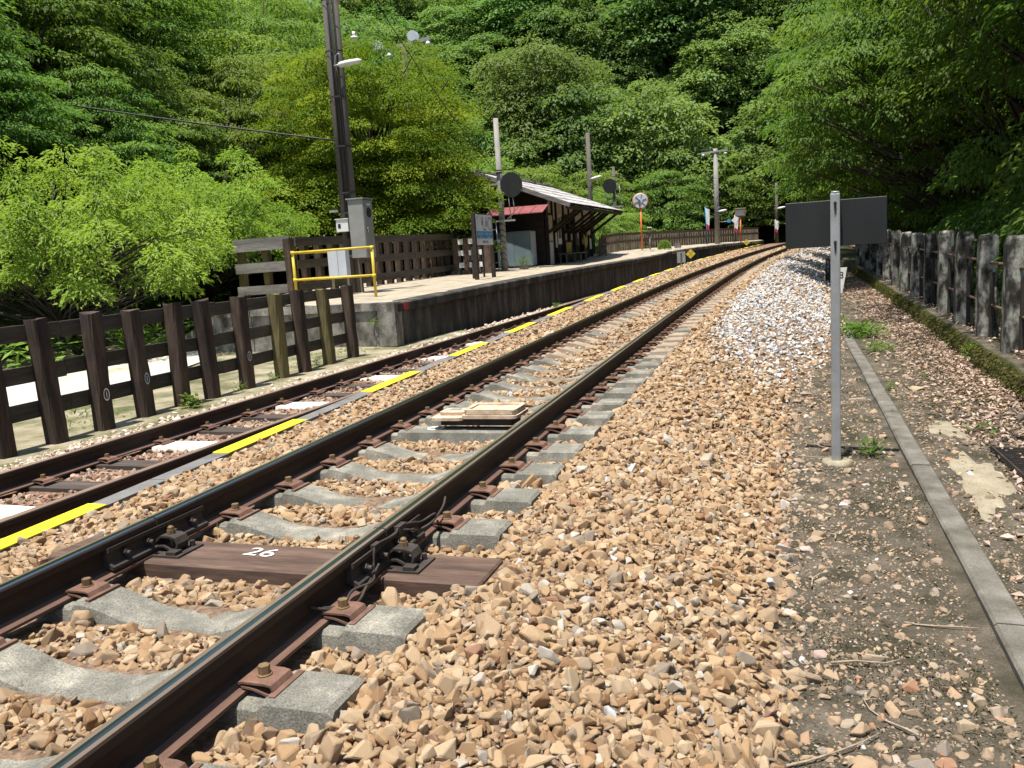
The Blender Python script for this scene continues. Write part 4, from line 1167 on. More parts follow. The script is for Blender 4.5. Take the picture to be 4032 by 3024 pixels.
# dark fence along the back of the platform
df = thing("back_fence", (-10.9, 17.0, .42), "dark wooden fence in shade along the back of the platform", "fence")
y = 0.0; i = 0
while y < 10.4:
    rough_post(.17, .18, 1.36, 50 + i).build("post", M['post_wood'], df, (-.02 * y, y, .012 * y)); y += .66; i += 1
for (z0, z1) in ((1.18, 1.38), (.66, .86), (.15, .34)):
    for a in (0.1, 3.5, 6.9):
        mb = MB(); mb.bar((.12 - .02 * a, a, (z0 + z1) / 2 + .012 * a), (.12 - .02 * (a + 3.38), a + 3.38, (z0 + z1) / 2 + .012 * (a + 3.38)), z1 - z0, .05); mb.build("plank", M['plank'], df)
# short fence with white painted blocks behind the name board
bf = thing("painted_fence", (-10.62, 26.6, .50), "short brown fence with white painted blocks behind the name board", "fence")
for i in range(4):
    mb = MB(); mb.box((i * .36, 0, .62), (.24, .12, 1.24)); mb.build("post", M['plank_brown'], bf)
for z in (.35, .75, 1.12):
    for i in range(3):
        mb = MB(); mb.box((i * .36 + .18, -.07, z), (.17, .04, .17)); mb.build("painted_block", M['white_paint'], bf)

# ------------------------------------------------------------------ yellow rail
yr = thing("yellow_handrail", (-9.5, 16.5, .375), "bright yellow tubular handrail at the platform end", "handrail")
R_ = .028
def pipe(a, b, r=R_, nm="rail"):
    mb = MB(); mb.cyl(a, b, r, n=12); return mb.build(nm, M['yellow_pipe'], yr)
for (x, y) in ((-1.02, .05), (.97, 0), (-1.02, 1.7)):
    pipe((x, y, -.05), (x, y, 1.06), .032, "post")
for z in (1.06, .46):
    pipe((-1.02, .05, z), (.97, 0, z + .01)); pipe((-1.02, .05, z), (-1.02, 1.7, z))
for (x, y) in ((-1.02, .05), (.97, 0)):
    for z in (1.06, .46):
        mb = MB(); mb.cyl((x, y, z - .045), (x, y, z + .04), .043, n=12); mb.build("joint", M['yellow_pipe'], yr)

# ------------------------------------------------------------------ utility pole group at the platform end
up = thing("utility_pole", (-9.84, 18.0, .40), "tall dark double utility pole at the platform end with cables strapped to it", "pole")
for (dx, dy, h, r0, r1, nm) in ((-.075, 0, 9.5, .118, .088, "shaft"), (.095, .08, 9.5, .09, .075, "shaft")):
    mb = MB(); mb.cyl((dx, dy, -.3), (dx, dy, h), r0, r1, n=18); mb.build(nm, M['pole'], up)
for dx in (-.01, .03, .15):
    mb = MB(); mb.cyl((dx, -.115, 1.3), (dx, -.10, 9.3), .016, n=8); mb.build("conduit", M['cable'], up)
mb = MB(); mb.cyl((.22, -.05, -.1), (.16, -.06, 1.3), .022, n=8); mb.build("conduit", M['galv'], up)
for z in (.9, 1.9, 2.35, 3.4, 4.5, 5.5, 6.6):
    mb = MB(); n = 20
    for i in range(n):
        a0, a1 = 2 * math.pi * i / n, 2 * math.pi * (i + 1) / n
        mb.add([(.205 * math.cos(a) + .0, .155 * math.sin(a) + .01, zz) for a in (a0, a1) for zz in (z - .018, z + .018)], [(0, 2, 3, 1)])
    mb.build("strap", M['iron'], up)
for (z, dx) in ((.9, .14), (1.95, -.28)):
    mb = MB(); mb.box((dx, -.16, z), (.22, .05, .05)); mb.build("bracket", M['galv'], up)
def lamp(name, loc, L_, label, rz=0.0, tilt=0.0):
    t = thing(name, loc, label, "lamp", None, rz)
    mb = MB(); vs = []; st = [(0, .06, .06), (.06, .085, .075), (L_ * .5, .09, .075), (L_ * .85, .075, .06), (L_, .04, .03)]
    for (x, w, hh) in st:
        for q in range(8):
            a = 2 * math.pi * q / 8; vs.append((x, w * math.cos(a), x * tilt + hh * math.sin(a) * (1 if math.sin(a) > 0 else .8)))
    fs = [(k * 8 + q, k * 8 + (q + 1) % 8, k * 8 + 8 + (q + 1) % 8, k * 8 + 8 + q) for k in range(4) for q in range(8)] + [tuple(range(8)), tuple(32 + q for q in range(8))]
    mb.add(vs, fs, 0, True); mb.build("housing", M['white_box'], t)
    mb = MB(); mb.cyl((-.12, 0, 0), (.03, 0, .01), .025, n=8); mb.build("arm", M['galv'], t)
    mb = MB(); mb.tube([(-.06, 0, -.12), (-.10, 0, .05), (-.07, 0, .22), (.0, 0, .26), (.05, 0, .2)], .012, 6); mb.build("conduit", M['galv'], t)
    return t
lamp("street_lamp", (-9.66, 17.86, 5.56), .56, "cream street lamp head on the tall double pole", 0, .06)
cb = thing("control_cabinet", (-9.43, 17.60, 1.24), "tall grey control cabinet fixed to the double pole", "cabinet", rz=rad(0))
mb = MB(); mb.box((0, .23, .66), (.38, .46, 1.32)); link("body", bevel(mb.mesh("body", [M['grey_box']]), .008), cb)
mb = MB(); mb.box((.195, .23, .66), (.014, .42, 1.27)); link("door", bevel(mb.mesh("door", [M['grey_box']]), .004), cb)
mb = MB(); mb.box((0, .23, 1.335), (.44, .52, .03)); mb.build("roof_plate", M['grey_box'], cb)
mb = MB(); mb.cyl((.203, .25, 1.02), (.208, .25, 1.02), .12, n=8, smooth=False); mb.build("dial_window", M['glass'], cb)
mb = MB(); mb.box((.205, .25, 1.2), (.006, .16, .04)); mb.build("name_plate", M['white_box'], cb)
mb = MB(); mb.cyl((.20, .10, .66), (.24, .10, .66), .018, n=8); mb.box((.235, .10, .63), (.012, .02, .10)); mb.build("handle", M['galv'], cb)
wb = thing("junction_box", (-9.82, 17.62, 1.86), "small white junction box on the double pole left of the cabinet", "box")
mb = MB(); mb.box((0, .10, .14), (.31, .2, .28)); link("case", bevel(mb.mesh("case", [M['white_box']]), .006), wb)
mb = MB(); mb.box((0, .10, .289), (.34, .24, .018)); mb.build("lid", M['white_box'], wb)
mb = MB(); mb.box((-.07, -.002, .13), (.07, .006, .10)); mb.build("arrow_mark", M['black_print'], wb)
pp = thing("meter_case", (-9.80, 17.2, .80), "pale blue grey equipment case behind the yellow handrail", "box")
mb = MB(); mb.box((0, .09, .34), (.46, .18, .66)); link("case", bevel(mb.mesh("case", [M['panel_pale']]), .006), pp)
mb = MB(); mb.box((.02, -.003, .34), (.008, .006, .62)); mb.build("seam", M['grey_box'], pp)
for sx_ in (-.2, .2):
    mb = MB(); mb.box((sx_, .09, -.2), (.03, .03, .42)); mb.build("leg", M['galv'], pp)
# small insulator lamp hanging on the wire
ins = thing("hanging_insulator", (-10.33, 20.0, 6.68), "small white insulator hanging on the wire behind the double pole", "insulator")
mb = MB(); mb.cyl((0, 0, 0), (0, 0, .04), .11, .08, n=14); mb.cyl((0, 0, .04), (0, 0, .16), .04, n=10); mb.build("bell", M['white_box'], ins)
# crossarm with glass insulators above the maple
ca = thing("crossarm_pole", (-14.4, 32.0, -.4), "grey crossarm with glass insulators above the yellow green maple", "pole")
mb = MB(); mb.cyl((0, 0, 0), (0, 0, 9.95), .15, .11, n=12); mb.build("shaft", M['pole'], ca)
mb = MB(); mb.bar((-1.15, 0, 9.78), (1.15, 0, 10.0), .13, .10); mb.build("crossarm", M['galv'], ca)
for (x, z) in ((-1.0, 9.95), (.55, 10.1)):
    mb = MB()
    for k in range(3): mb.cyl((x, -.14 - .12 * k, z), (x, -.05 - .12 * k, z), .20, .08, n=14)
    mb.build("insulator", M['panel_pale'], ca)
for (x, z) in ((-.65, 9.62), (1.05, 9.85)):
    mb = MB(); mb.cyl((x, 0, z - .1), (x, 0, z + .05), .14, .06, n=12); mb.build("insulator", M['white_box'], ca)

def sag(a, b, s, n=24):
    a = Vector(a); b = Vector(b)
    return [a.lerp(b, i / n) + Vector((0, 0, -s * 4 * (i / n) * (1 - i / n))) for i in range(n + 1)]
def wire(a, b, s, r, label):
    mb = MB(); mb.tube(sag(a, b, s), r, 5); o = mb.build("wire", M['cable']); return tag(o, label, "wire", "overhead wires")
wire((-24, 17.2, 7.2), (-9.95, 17.95, 3.95), .12, .022, "thick black cable running left from the double pole across the trees")
wire((-9.9, 18.0, 9.0), (-9.7, 28.4, 4.0), .35, .012, "thin wire falling from the double pole top towards the signal mast")
wire((-9.6, 28.5, 4.3), (-10.35, 46, 4.45), .45, .014, "wire over the station roof from the signal mast to the lamp pole")
wire((-10.35, 46, 4.4), (-9.85, 50.2, 4.3), .1, .012, "short wire between lamp pole and far signal mast")
wire((-9.85, 50.2, 4.3), (-4.44, 55, 2.9), .55, .016, "lower sagging wire from the far signal mast to the crossarm utility pole")
wire((-4.44, 55, 2.9), (-1.0, 64, 3.0), .35, .014, "wire from the crossarm utility pole to the last lamp pole")
wire((-12.5, 50, 6.3), (-4.44, 55, 5.0), .5, .010, "upper thin wire meeting the crossarm utility pole")
wire((-12.5, 50, 5.6), (-4.44, 55, 4.6), .5, .010, "second thin wire meeting the crossarm utility pole")

# ------------------------------------------------------------------ station name board
nb = thing("name_board", (-8.33, 22.25, .44), "white and blue station name board on dark posts", "sign", rz=rad(0))
for y in (0.0, 1.42):
    mb = MB(); mb.box((0, y, .92), (.10, .10, 1.86)); mb.build("post", M['wood_dark'], nb)
mb = MB(); mb.box((.045, .72, 1.40), (.03, 1.32, .84)); mb.build("panel", M['white_box'], nb)
mb = MB(); mb.box((.0625, .72, 1.26), (.004, 1.32, .20)); mb.build("blue_band", M['blue'], nb)
def sgn(body, y, z, size, mat='black_print', sx_=1.0):
    link("lettering", text_mesh(body, size, M[mat], .0008), nb, (.0655 if mat != 'black_print' else .0625, y, z), (rad(90), 0, rad(90)), (sx_, 1, 1))
sgn("坪", .55, 1.56, .20); sgn("尻", .88, 1.56, .20); sgn("つぼ", .55, 1.71, .085); sgn("じり", .88, 1.71, .085); sgn("Tsubojiri", .72, 1.41, .065)
sgn("◀ はしくら", .36, 1.285, .085, 'white_box'); sgn("さぬきさいだ ▶", 1.02, 1.285, .085, 'white_box'); sgn("Hashikura", .36, 1.20, .045, 'white_box'); sgn("Sanuki-Saida", 1.02, 1.20, .045, 'white_box')
sgn("（徳島県三好市）", .72, 1.06, .07); sgn("JR", .15, 1.74, .075, 'blue'); sgn("◯", 1.18, 1.56, .26)
fr = thing("iron_rack", (-8.75, 23.1, .43), "low rusty iron rack behind the name board", "rack")
for y in (0, .9):
    mb = MB(); mb.box((0, y, .5), (.05, .05, 1.0)); mb.build("leg", M['iron'], fr)
for z in (.55, .98):
    mb = MB(); mb.box((0, .45, z), (.04, .95, .04)); mb.build("bar", M['iron'], fr)

# ------------------------------------------------------------------ signal masts
def signal(loc, label, h, disc_z, disc_dx, pole_mat, big=True, rz=0.0):
    t = thing("signal_mast", loc, label, "signal", None, rz)
    mb = MB(); mb.cyl((0, 0, -.2), (0, 0, h), .115, .085, n=16); mb.build("mast", pole_mat, t)
    mb = MB(); n = 12
    pts = [(.40 * math.cos(2 * math.pi * (i + .5) / n), .43 * math.sin(2 * math.pi * (i + .5) / n)) for i in range(n)]
    mb.prism(pts, lambda p, q: (disc_dx + p, -.22, disc_z + q), lambda p, q: (disc_dx + p, -.16, disc_z + q)); d_ = mb.build("disc", M['black_board'], t)
    mb = MB(); mb.box((disc_dx - .12, -.235, disc_z), (.012, .02, .62)); mb.build("hinge", M['iron'], d_)
    mb = MB(); mb.tube([(disc_dx + .02, -.18, disc_z - .40), (disc_dx + .04, -.15, disc_z - .7), (disc_dx + .02, -.1, disc_z - .95), (disc_dx - .25, -.08, disc_z - 1.15)], .02, 6); mb.build("conduit", M['galv'], t)
    ft, fb = disc_z + .06, disc_z - 1.2
    mb = MB(); mb.bar((-.52, -.19, ft), (.38, -.19, ft), .06, .05); mb.build("frame_bar", M['galv'], t)
    mb = MB(); mb.bar((-.48, -.19, fb), (.55, -.19, fb), .06, .05); mb.build("frame_bar", M['galv'], t)
    for (xa, xb_) in ((-.47, -.30), (.33, .40), (-.30, -.42)):
        mb = MB(); mb.cyl((xa, -.19, ft), (xb_, -.19, fb), .018, n=6); mb.build("frame_strut", M['galv'], t)
    lz = fb
    for x in (-.42, -.14):
        mb = MB(); mb.cyl((x, -.24, 0), (x, -.24, lz), .018, n=6); mb.build("ladder_rail", M['galv'], t)
    z = .35
    while z < lz:
        mb = MB(); mb.cyl((-.42, -.24, z), (-.14, -.24, z), .014, n=6); mb.build("ladder_rung", M['galv'], t); z += .38
    for q in range(2):
        z = 2.5 + .9 * q; mb = MB(); mb.cyl((0, 0, z), (0, 0, z + .05), .115, n=14); mb.build("band", M['iron'], t)
    mb = MB(); mb.bar((-.1, -.15, disc_z + .52), (.62, -.15, disc_z + .52), .04, .04); mb.build("wire_arm", M['iron'], t)
    return t
s1 = signal((-9.6, 28.5, .50), "grey signal mast with black disc and ladder in front of the station building", 5.25, 2.97, .48, M['pole_pale'])
for i in range(8):                                  # peeling dark bands low on the mast
    mb = MB(); n = 10; z = .35 + i * .2
    vs = []
    for q in range(n + 1):
        a = -math.pi * .95 + math.pi * .9 * q / n; rr = .1175 - .0052 * z
        for dz in (0, .055): vs.append((rr * math.cos(a), rr * math.sin(a), z + dz + .10 * math.sin(math.pi * q / n)))
    mb.add(vs, [(2 * q, 2 * q + 2, 2 * q + 3, 2 * q + 1) for q in range(n)]); mb.build("band", M['pole'], s1)
mb = MB(); mb.box((-.3, -.2, .05), (.55, .5, .14)); mb.build("footing", M['kerb'], s1)
signal((-9.85, 50.2, .6), "far dark signal mast with black disc and ladder behind the station roof", 5.2, 4.1, -.22, M['pole'])
# rocks and grass by the mast foot
for i, (x, y, r, lb) in enumerate([(-9.0, 29.0, .22, "rough brown rock beside the signal mast foot"), (-8.75, 29.6, .17, "smaller brown rock behind the one by the signal mast")]):
    o = link("rock", STONES[i + 4], None, (x, y, .55), (.2, .1, i), (r, r, r)); tag(o, lb, "rock")
    o.material_slots[0].link = 'OBJECT'; o.material_slots[0].material = M['stone_earth']
weed("grass_tuft", -9.35, 29.9, .54, .6, 90, "long bright grass tuft between signal mast and blue locker", None, 1.0, .06, 'lf_weed', "grass tuft")

# ------------------------------------------------------------------ station building
FZ = .58
B = thing("station_building", (-9.3, 33.2, FZ), "dark wooden station building with weathered grey roof and slanted eave braces", "building")
def bb(name, c, size, mat, par=None, rot=None):
    mb = MB(); mb.box(c, size, rot); return mb.build(name, M[mat], par or B)
Lb = 7.9; Dp = 4.6
bb("wall", (-.10, Lb / 2, .50), (.10, Lb - .1, 1.0), 'wood_dark'); bb("wall", (-.10, Lb / 2, 2.35), (.10, Lb - .1, .75), 'wood_dark')
bb("wall", (-Dp / 2 - .1, .0, 1.35), (Dp, .10, 2.7), 'wood_dark'); bb("wall", (-Dp / 2 - .1, Lb, 1.35), (Dp, .10, 2.7), 'wood_dark'); bb("wall", (-Dp - .1, Lb / 2, 1.35), (.10, Lb, 2.7), 'wood_dark')
mb = MB(); mb.prism([(-Dp - .1, 2.7), (0, 2.7), (-2.3, 3.72)], lambda p, q: (p, -.04, q), lambda p, q: (p, .04, q)); mb.build("gable", M['wood_dark'], B)
mb = MB(); mb.prism([(-Dp - .1, 2.7), (0, 2.7), (-2.3, 3.72)], lambda p, q: (p, Lb - .04, q), lambda p, q: (p, Lb + .04, q)); mb.build("gable", M['wood_dark'], B)
bb("floor_slab", (-Dp / 2, Lb / 2, -.08), (Dp + .6, Lb + .4, .2), 'old_concrete')
for y in (.0, .75, 1.35, 2.55, 3.5, 4.45, 6.1, 7.9):
    bb("post", (0, y, 1.35), (.12, .12, 2.7), 'wood_dark')
for (a, b, z0, z1) in ((.08, .68, 2.05, 2.6), (.82, 1.28, 1.8, 2.6), (1.42, 2.48, 1.95, 2.6), (4.52, 5.25, 1.30, 2.6), (5.30, 6.03, 1.30, 2.6), (6.17, 6.98, 1.30, 2.6), (7.02, 7.84, 1.2, 2.6), (2.62, 3.44, 2.05, 2.6), (3.56, 4.38, 2.05, 2.6)):
    bb("plaster_panel", (-.03, (a + b) / 2, (z0 + z1) / 2), (.05, b - a, z1 - z0), 'plaster')
    bb("batten", (.01, (a + b) / 2, z0), (.05, b - a, .05), 'wood_dark')
bb("door", (.02, .38, 1.0), (.05, .60, 1.98), 'plaster')
bb("door_rail", (.05, .38, .95), (.02, .60, .05), 'stake')
def win(y0, y1, z0, z1):
    w = bb("window", (-.08, (y0 + y1) / 2, (z0 + z1) / 2), (.02, y1 - y0, z1 - z0), 'glass')
    for (c, s) in (((-.05, (y0 + y1) / 2, z1), (.06, y1 - y0, .06)), ((-.05, (y0 + y1) / 2, z0), (.06, y1 - y0, .06)), ((-.05, (y0 + y1) / 2, (z0 + z1) / 2), (.05, y1 - y0, .04))):
        bb("frame", c, s, 'wood_dark', None)
win(2.62, 3.42, .95, 1.95); win(3.58, 4.38, .95, 1.95)
bb("curtain", (-.045, 2.85, 1.45), (.02, .42, .95), 'locker')
for (y, z) in ((3.22, 1.15), (3.75, 1.15), (4.2, 1.15), (3.9, 1.5)): bb("bright_pane", (-.055, y, z), (.01, .24, .32), 'panel_pale')
bb("poster", (.05, 1.75, 1.45), (.012, .55, 1.25), 'white_box')
bb("poster_print", (.058, 1.75, 1.5), (.004, .40, .85), 'plank_grey')
bb("poster", (.05, 1.18, 1.05), (.012, .26, .72), 'white_box')
bb("notice", (.05, 4.9, 1.15), (.012, .6, .85), 'plank_brown'); bb("notice", (.066, 4.9, 1.25), (.004, .14, .4), 'white_box')
bb("mirror", (.05, 5.85, 1.25), (.03, .5, .95), 'glass'); bb("notice", (.05, 7.45, .8), (.02, .35, .5), 'white_box')
# roof: two slopes of overlapping sheets
RY0, RY1 = -1.85, 8.75; RDX = -2.3; RZ = 3.78; EX = 1.45; EZ = 2.29; BX = -Dp - 1.0; BZ = RZ - (RDX - BX) * .40
rf = bb("ridge_cap", (RDX, (RY0 + RY1) / 2, RZ + .03), (.32, RY1 - RY0, .07), 'roof_slate')
rf.name = "roof"
nsh = 12
for (xa, za, xb_, zb_) in ((RDX, RZ, EX, EZ), (RDX, RZ, BX, BZ)):
    for r in range(5):
        t0, t1 = r / 5, (r + 1) / 5 + .02
        for c in range(nsh):
            y0 = RY0 + (RY1 - RY0) * c / nsh; y1 = RY0 + (RY1 - RY0) * (c + 1) / nsh - .008
            lift = .035 - .004 * 0
            p = lambda t, dz: (xa + (xb_ - xa) * t, za + (zb_ - za) * t + dz)
            (x0, z0), (x1, z1) = p(t0, .0 + random.uniform(0, .006)), p(min(1.0, t1), .022 + random.uniform(0, .008))
            mb = MB(); vs = [(x0, y0, z0), (x1, y0, z1), (x1, y1, z1), (x0, y1, z0)]
            vs += [(a, b, cc - .016) for a, b, cc in vs]
            mb.add(vs, [(0, 1, 2, 3), (7, 6, 5, 4), (0, 4, 5, 1), (1, 5, 6, 2), (2, 6, 7, 3), (3, 7, 4, 0)]); mb.build("roof_sheet", M['roof_slate'], rf)
for (xa, za, xb_, zb_) in ((RDX, RZ, EX, EZ), (RDX, RZ, BX, BZ)):
    for y in (RY0, RY1):
        mb = MB(); mb.bar((xa, y, za - .07), (xb_, y, zb_ - .07), .16, .035); mb.build("barge_board", M['plank_grey'], rf)
    y = RY0 + .3
    while y < RY1:
        y += .95
for (xa, za, xb_, zb_) in ((RDX, RZ, EX - .04, EZ + .016), (RDX, RZ, BX, BZ)):  # dark board added so the roof underside reads as shade
    mb = MB(); vs = [(xa, RY0 + .05, za - .045), (xb_, RY0 + .05, zb_ - .045), (xb_, RY1 - .05, zb_ - .045), (xa, RY1 - .05, za - .045)]
    vs += [(a, b, c - .03) for a, b, c in vs]
    mb.add(vs, [(0, 1, 2, 3), (7, 6, 5, 4), (0, 4, 5, 1), (1, 5, 6, 2), (2, 6, 7, 3), (3, 7, 4, 0)]); mb.build("soffit", M['wood_dark'], rf)
bb("eave_beam", (EX - .12, (RY0 + RY1) / 2, EZ - .12), (.10, RY1 - RY0 - .1, .12), 'wood_dark')
for y in (.0, .75, 2.55, 3.5, 4.45, 5.3, 6.1, 7.9):
    mb = MB(); mb.bar((.06, y, 1.30), (EX - .15, y, EZ - .14), .11, .09); mb.build("brace", M['wood_dark'], B)
AW = [(-1.6, -2.0, 2.30), (.66, -2.0, 2.30), (.68, -2.9, 2.0), (-1.6, -2.9, 2.0)]
mb = MB(); mb.add(AW + [(a, b, c - .03) for a, b, c in AW], [(0, 1, 2, 3), (7, 6, 5, 4), (0, 4, 5, 1), (1, 5, 6, 2), (2, 6, 7, 3), (3, 7, 4, 0)]); mb.build("red_awning", M['red_roof'], B)
for x in (-1.2, -.5, .2):
    mb = MB(); mb.bar((x, -2.0, 2.31), (x, -2.9, 2.01), .02, .03); mb.build("awning_seam", M['red_roof'], B)
bb("post", (-1.55, -2.8, .98), (.08, .08, 1.96), 'wood_dark')
mb = MB(); mb.bar((-1.6, -2.02, 2.22), (.62, -2.02, 2.22), .08, .06); mb.build("awning_beam", M['wood_dark'], B)
mb = MB(); mb.bar((.60, -2.02, 2.2), (.02, -.05, 1.9), .08, .06); mb.build("awning_beam", M['wood_dark'], B)
lk = thing("locker", (-10.30, 31.9, FZ), "pale blue grey storage locker beside the station building", "locker")
mb = MB(); mb.box((0, .35, .72), (1.35, .70, 1.36)); link("body", bevel(mb.mesh("body", [M['locker']]), .01), lk)
for x in (-.335, .335):
    mb = MB(); mb.box((x, -.006, .72), (.64, .012, 1.28)); mb.build("door", M['locker'], lk)
mb = MB(); mb.box((.682, .35, .72), (.008, .66, 1.30)); mb.build("side_panel", M['panel_pale'], lk)
# benches, chair and boards under the eave
def bench(loc, L_, label):
    t = thing("bench", loc, label, "bench", "benches under the station eave")
    mb = MB(); mb.box((0, 0, .42), (.36, L_, .05)); mb.build("seat", M['stake'], t)
    for y in (-L_ / 2 + .08, L_ / 2 - .08):
        for x in (-.13, .13):
            mb = MB(); mb.box((x, y, .2), (.05, .05, .40)); mb.build("leg", M['stake'], t)
bench((-8.75, 36.4, FZ + .0), 1.1, "pale wooden bench under the eave below the windows"); bench((-8.95, 34.9, FZ), 1.5, "dim wooden bench under the eave beside the white posters")
ch = thing("chair", (-8.7, 40.6, FZ), "pale folding chair at the far end of the station front", "chair")
mb = MB(); mb.box((0, 0, .42), (.42, .42, .03)); mb.build("seat", M['stake'], ch)
for (x, y) in ((-.18, -.18), (.18, -.18), (-.18, .18), (.18, .18)):
    mb = MB(); mb.box((x, y, .21), (.04, .04, .42)); mb.build("leg", M['stake'], ch)
for s in (-1, 1):
    mb = MB(); mb.bar((-.2, s * .2, .80), (-.2, 0, .52), .05, .03); mb.build("backrest", M['stake'], ch)
cv = thing("chevron_board", (-9.12, 39.0, FZ), "mustard yellow chevron board against the station wall", "board")
mb = MB(); mb.prism([(-.32, 1.25), (0, 1.02), (.32, 1.25), (.32, .80), (0, .58), (-.32, .80)], lambda p, q: (0, p, q), lambda p, q: (.04, p, q)); mb.build("chevron", M['mustard'], cv)
mb = MB(); mb.box((-.02, 0, .4), (.03, .5, .8)); mb.build("stand", M['wood_dark'], cv)
yb = thing("yellow_board", (-9.15, 36.0, FZ), "flat mustard yellow board below the station windows", "board")
mb = MB(); mb.box((0, 0, .68), (.03, .85, .42)); mb.build("panel", M['mustard'], yb)
mb = MB(); mb.box((-.02, 0, .3), (.03, .6, .6)); mb.build("stand", M['wood_dark'], yb)

# ------------------------------------------------------------------ far platform things
ff = thing("stake_fence", (-9.0, 41.5, 0), "brown rail fence with close pale stakes along the far platform", "fence")
fp = [(41.4, -8.9), (45, -8.65), (50, -7.5), (56, -5.5), (61, -3.5), (66, -2.2)]
def fx(y): return float(np.interp(y, [p[0] for p in fp], [p[1] for p in fp]))
y = 41.4; i = 0
SK = [rough_post(.10, .12, .86, 90 + k).mesh("stake", [M['stake']]) for k in range(4)]
while y < 65.5:
    zb_ = prow(y)[3]
    link("stake", SK[i % 4], ff, (fx(y) + 9.0 - .05, y - 41.5, zb_ - .05), (0, 0, random.uniform(-.1, .1))); y += .33; i += 1
for z in (.86, .48):
    yy = 41.4
    while yy < 65:
        b_ = min(65.5, yy + 2.6); mb = MB()
        mb.bar((fx(yy) + 9.0 + .04, yy - 41.5, prow(yy)[3] + z), (fx(b_) + 9.0 + .04, b_ - 41.5 - .01, prow(b_)[3] + z), .15 if z > .6 else .13, .05); mb.build("rail", M['plank_brown'], ff); yy = b_
def mirror(loc, label, h, round_=True, rz=0.0):
    t = thing("traffic_mirror", loc, label, "mirror", None, rz)
    mb = MB(); mb.cyl((0, 0, 0), (0, 0, h - (.30 if round_ else .3)), .045, n=12); mb.build("post", M['orange'], t)
    if round_:
        mb = MB(); n = 28
        mb.cyl((0, -.06, h), (0, .06, h), .36, .40, n=n); hd = mb.build("mirror_shell", M['mirror_back'], t)
        mb = MB()
        for i in range(n):
            a0, a1 = 2 * math.pi * i / n, 2 * math.pi * (i + 1) / n
            mb.cyl((.40 * math.cos(a0), .05, h + .40 * math.sin(a0)), (.40 * math.cos(a1), .05, h + .40 * math.sin(a1)), .012, n=6)
        mb.build("rim", M['orange'], t)
        for i in range(6):
            a = 2 * math.pi * i / 6 + .3
            mb = MB(); mb.bar((.10 * math.cos(a), -.07, h + .10 * math.sin(a)), (.33 * math.cos(a), -.07, h + .33 * math.sin(a)), .03, .02, up=(0, 1, 0)); mb.build("rib", M['pole'], hd)
        mb = MB(); mb.cyl((0, -.09, h), (0, -.06, h), .10, n=14); mb.build("hub", M['panel_pale'], hd)
        mb = MB(); mb.box((-.05, -.09, h - .05), (.10, .08, .22)); mb.build("bracket", M['pole'], t)
    else:
        mb = MB(); mb.box((0, 0, h - .02), (.62, .16, .46)); link("mirror_shell", bevel(mb.mesh("mirror_shell", [M['coil']]), .06, 3), t)
        mb = MB(); mb.box((-.02, -.085, h - .04), (.46, .02, .32)); mb.build("mirror_face", M['mirror_back'], t)
        mb = MB(); mb.box((0, -.06, h + .22), (.66, .28, .03)); mb.build("visor", M['coil'], t)
    return t
mirror((-7.45, 44.8, .92), "round convex mirror seen from behind on an orange post", 2.52, True, rad(12))
mirror((-3.0, 55.0, .97), "rectangular convex mirror with beige frame on an orange post", 1.85, False, rad(8))
po = thing("utility_pole", (-4.44, 55.4, .95), "grey utility pole with crossarm near the far end of the platform", "pole")
mb = MB(); mb.cyl((0, 0, -.2), (0, 0, 5.85), .17, .13, n=14); mb.build("shaft", M['pole_pale'], po)
mb = MB(); mb.bar((-.85, -.1, 5.62), (.75, -.1, 5.70), .10, .10); mb.build("crossarm", M['galv'], po)
for x in (-.72, .62): 
    mb = MB(); mb.cyl((x, -.15, 5.42), (x, -.15, 5.56), .05, .08, n=8); mb.build("insulator", M['white_box'], po)
for i in range(9):
    z = 1.4 + i * .45; mb = MB(); mb.cyl((-.22 if i % 2 else .05, -.02, z), (-.05 if i % 2 else .24, -.02, z), .012, n=5); mb.build("step_bolt", M['galv'], po)
lamp("street_lamp", (-4.28, 55.2, 2.95), .46, "white street lamp head on the crossarm utility pole", 0, .15)
pl = thing("lamp_pole", (-10.35, 46, .6), "slim dark wooden lamp pole behind the station roof", "pole")
mb = MB(); mb.cyl((0, 0, -.2), (0, 0, 6.7), .15, .11, n=10); mb.build("shaft", M['pole'], pl)
lamp("street_lamp", (-10.2, 45.8, 4.85), .55, "white street lamp head on the pole behind the station roof", 0, .2)
pl = thing("lamp_pole", (-1.0, 64, .95), "last slim dark lamp pole beside the black sign board", "pole")
mb = MB(); mb.cyl((0, 0, -.2), (0, 0, 4.0), .11, .09, n=10); mb.build("shaft", M['pole'], pl)
lamp("street_lamp", (-.9, 63.8, 3.15), .5, "white street lamp head nearest the black sign board", 0, .15)
def banner(loc, h, col_, label, lean=.04):
    t = thing("banner", loc, label, "banner", "banners along the far platform")
    mb = MB(); mb.cyl((0, 0, 0), (lean * h, 0, h), .022, n=6); mb.build("pole", M[col_], t)
    n = 8; vs = []; top = h - .05; bot = h * .42
    for i in range(n + 1):
        z = top + (bot - top) * i / n
        for q in range(4):
            w = .34 * q / 3 * (1 - .45 * (i / n))
            vs.append((lean * z + .02 + w * .75, .05 * math.sin(2.2 * q + i * .6) - w * .3, z - .04 * q))
    def part(nm, i0, i1, m):
        mb = MB(); mb.add(vs, [(i * 4 + q, i * 4 + q + 1, i * 4 + 5 + q, i * 4 + 4 + q) for i in range(i0, i1) for q in range(3)], 0, True); mb.build(nm, M[m], t)
    part("cloth", 0, 6, 'white_box'); part("cloth_hem", 6, 8, 'red_print')
banner((-4.75, 52.0, .96), 2.2, 'blue', "furled white and red banner on a blue pole left of the crossarm pole", -.04)
banner((-3.35, 54.0, .97), 1.65, 'galv', "white and red banner hanging beside the rectangular mirror")
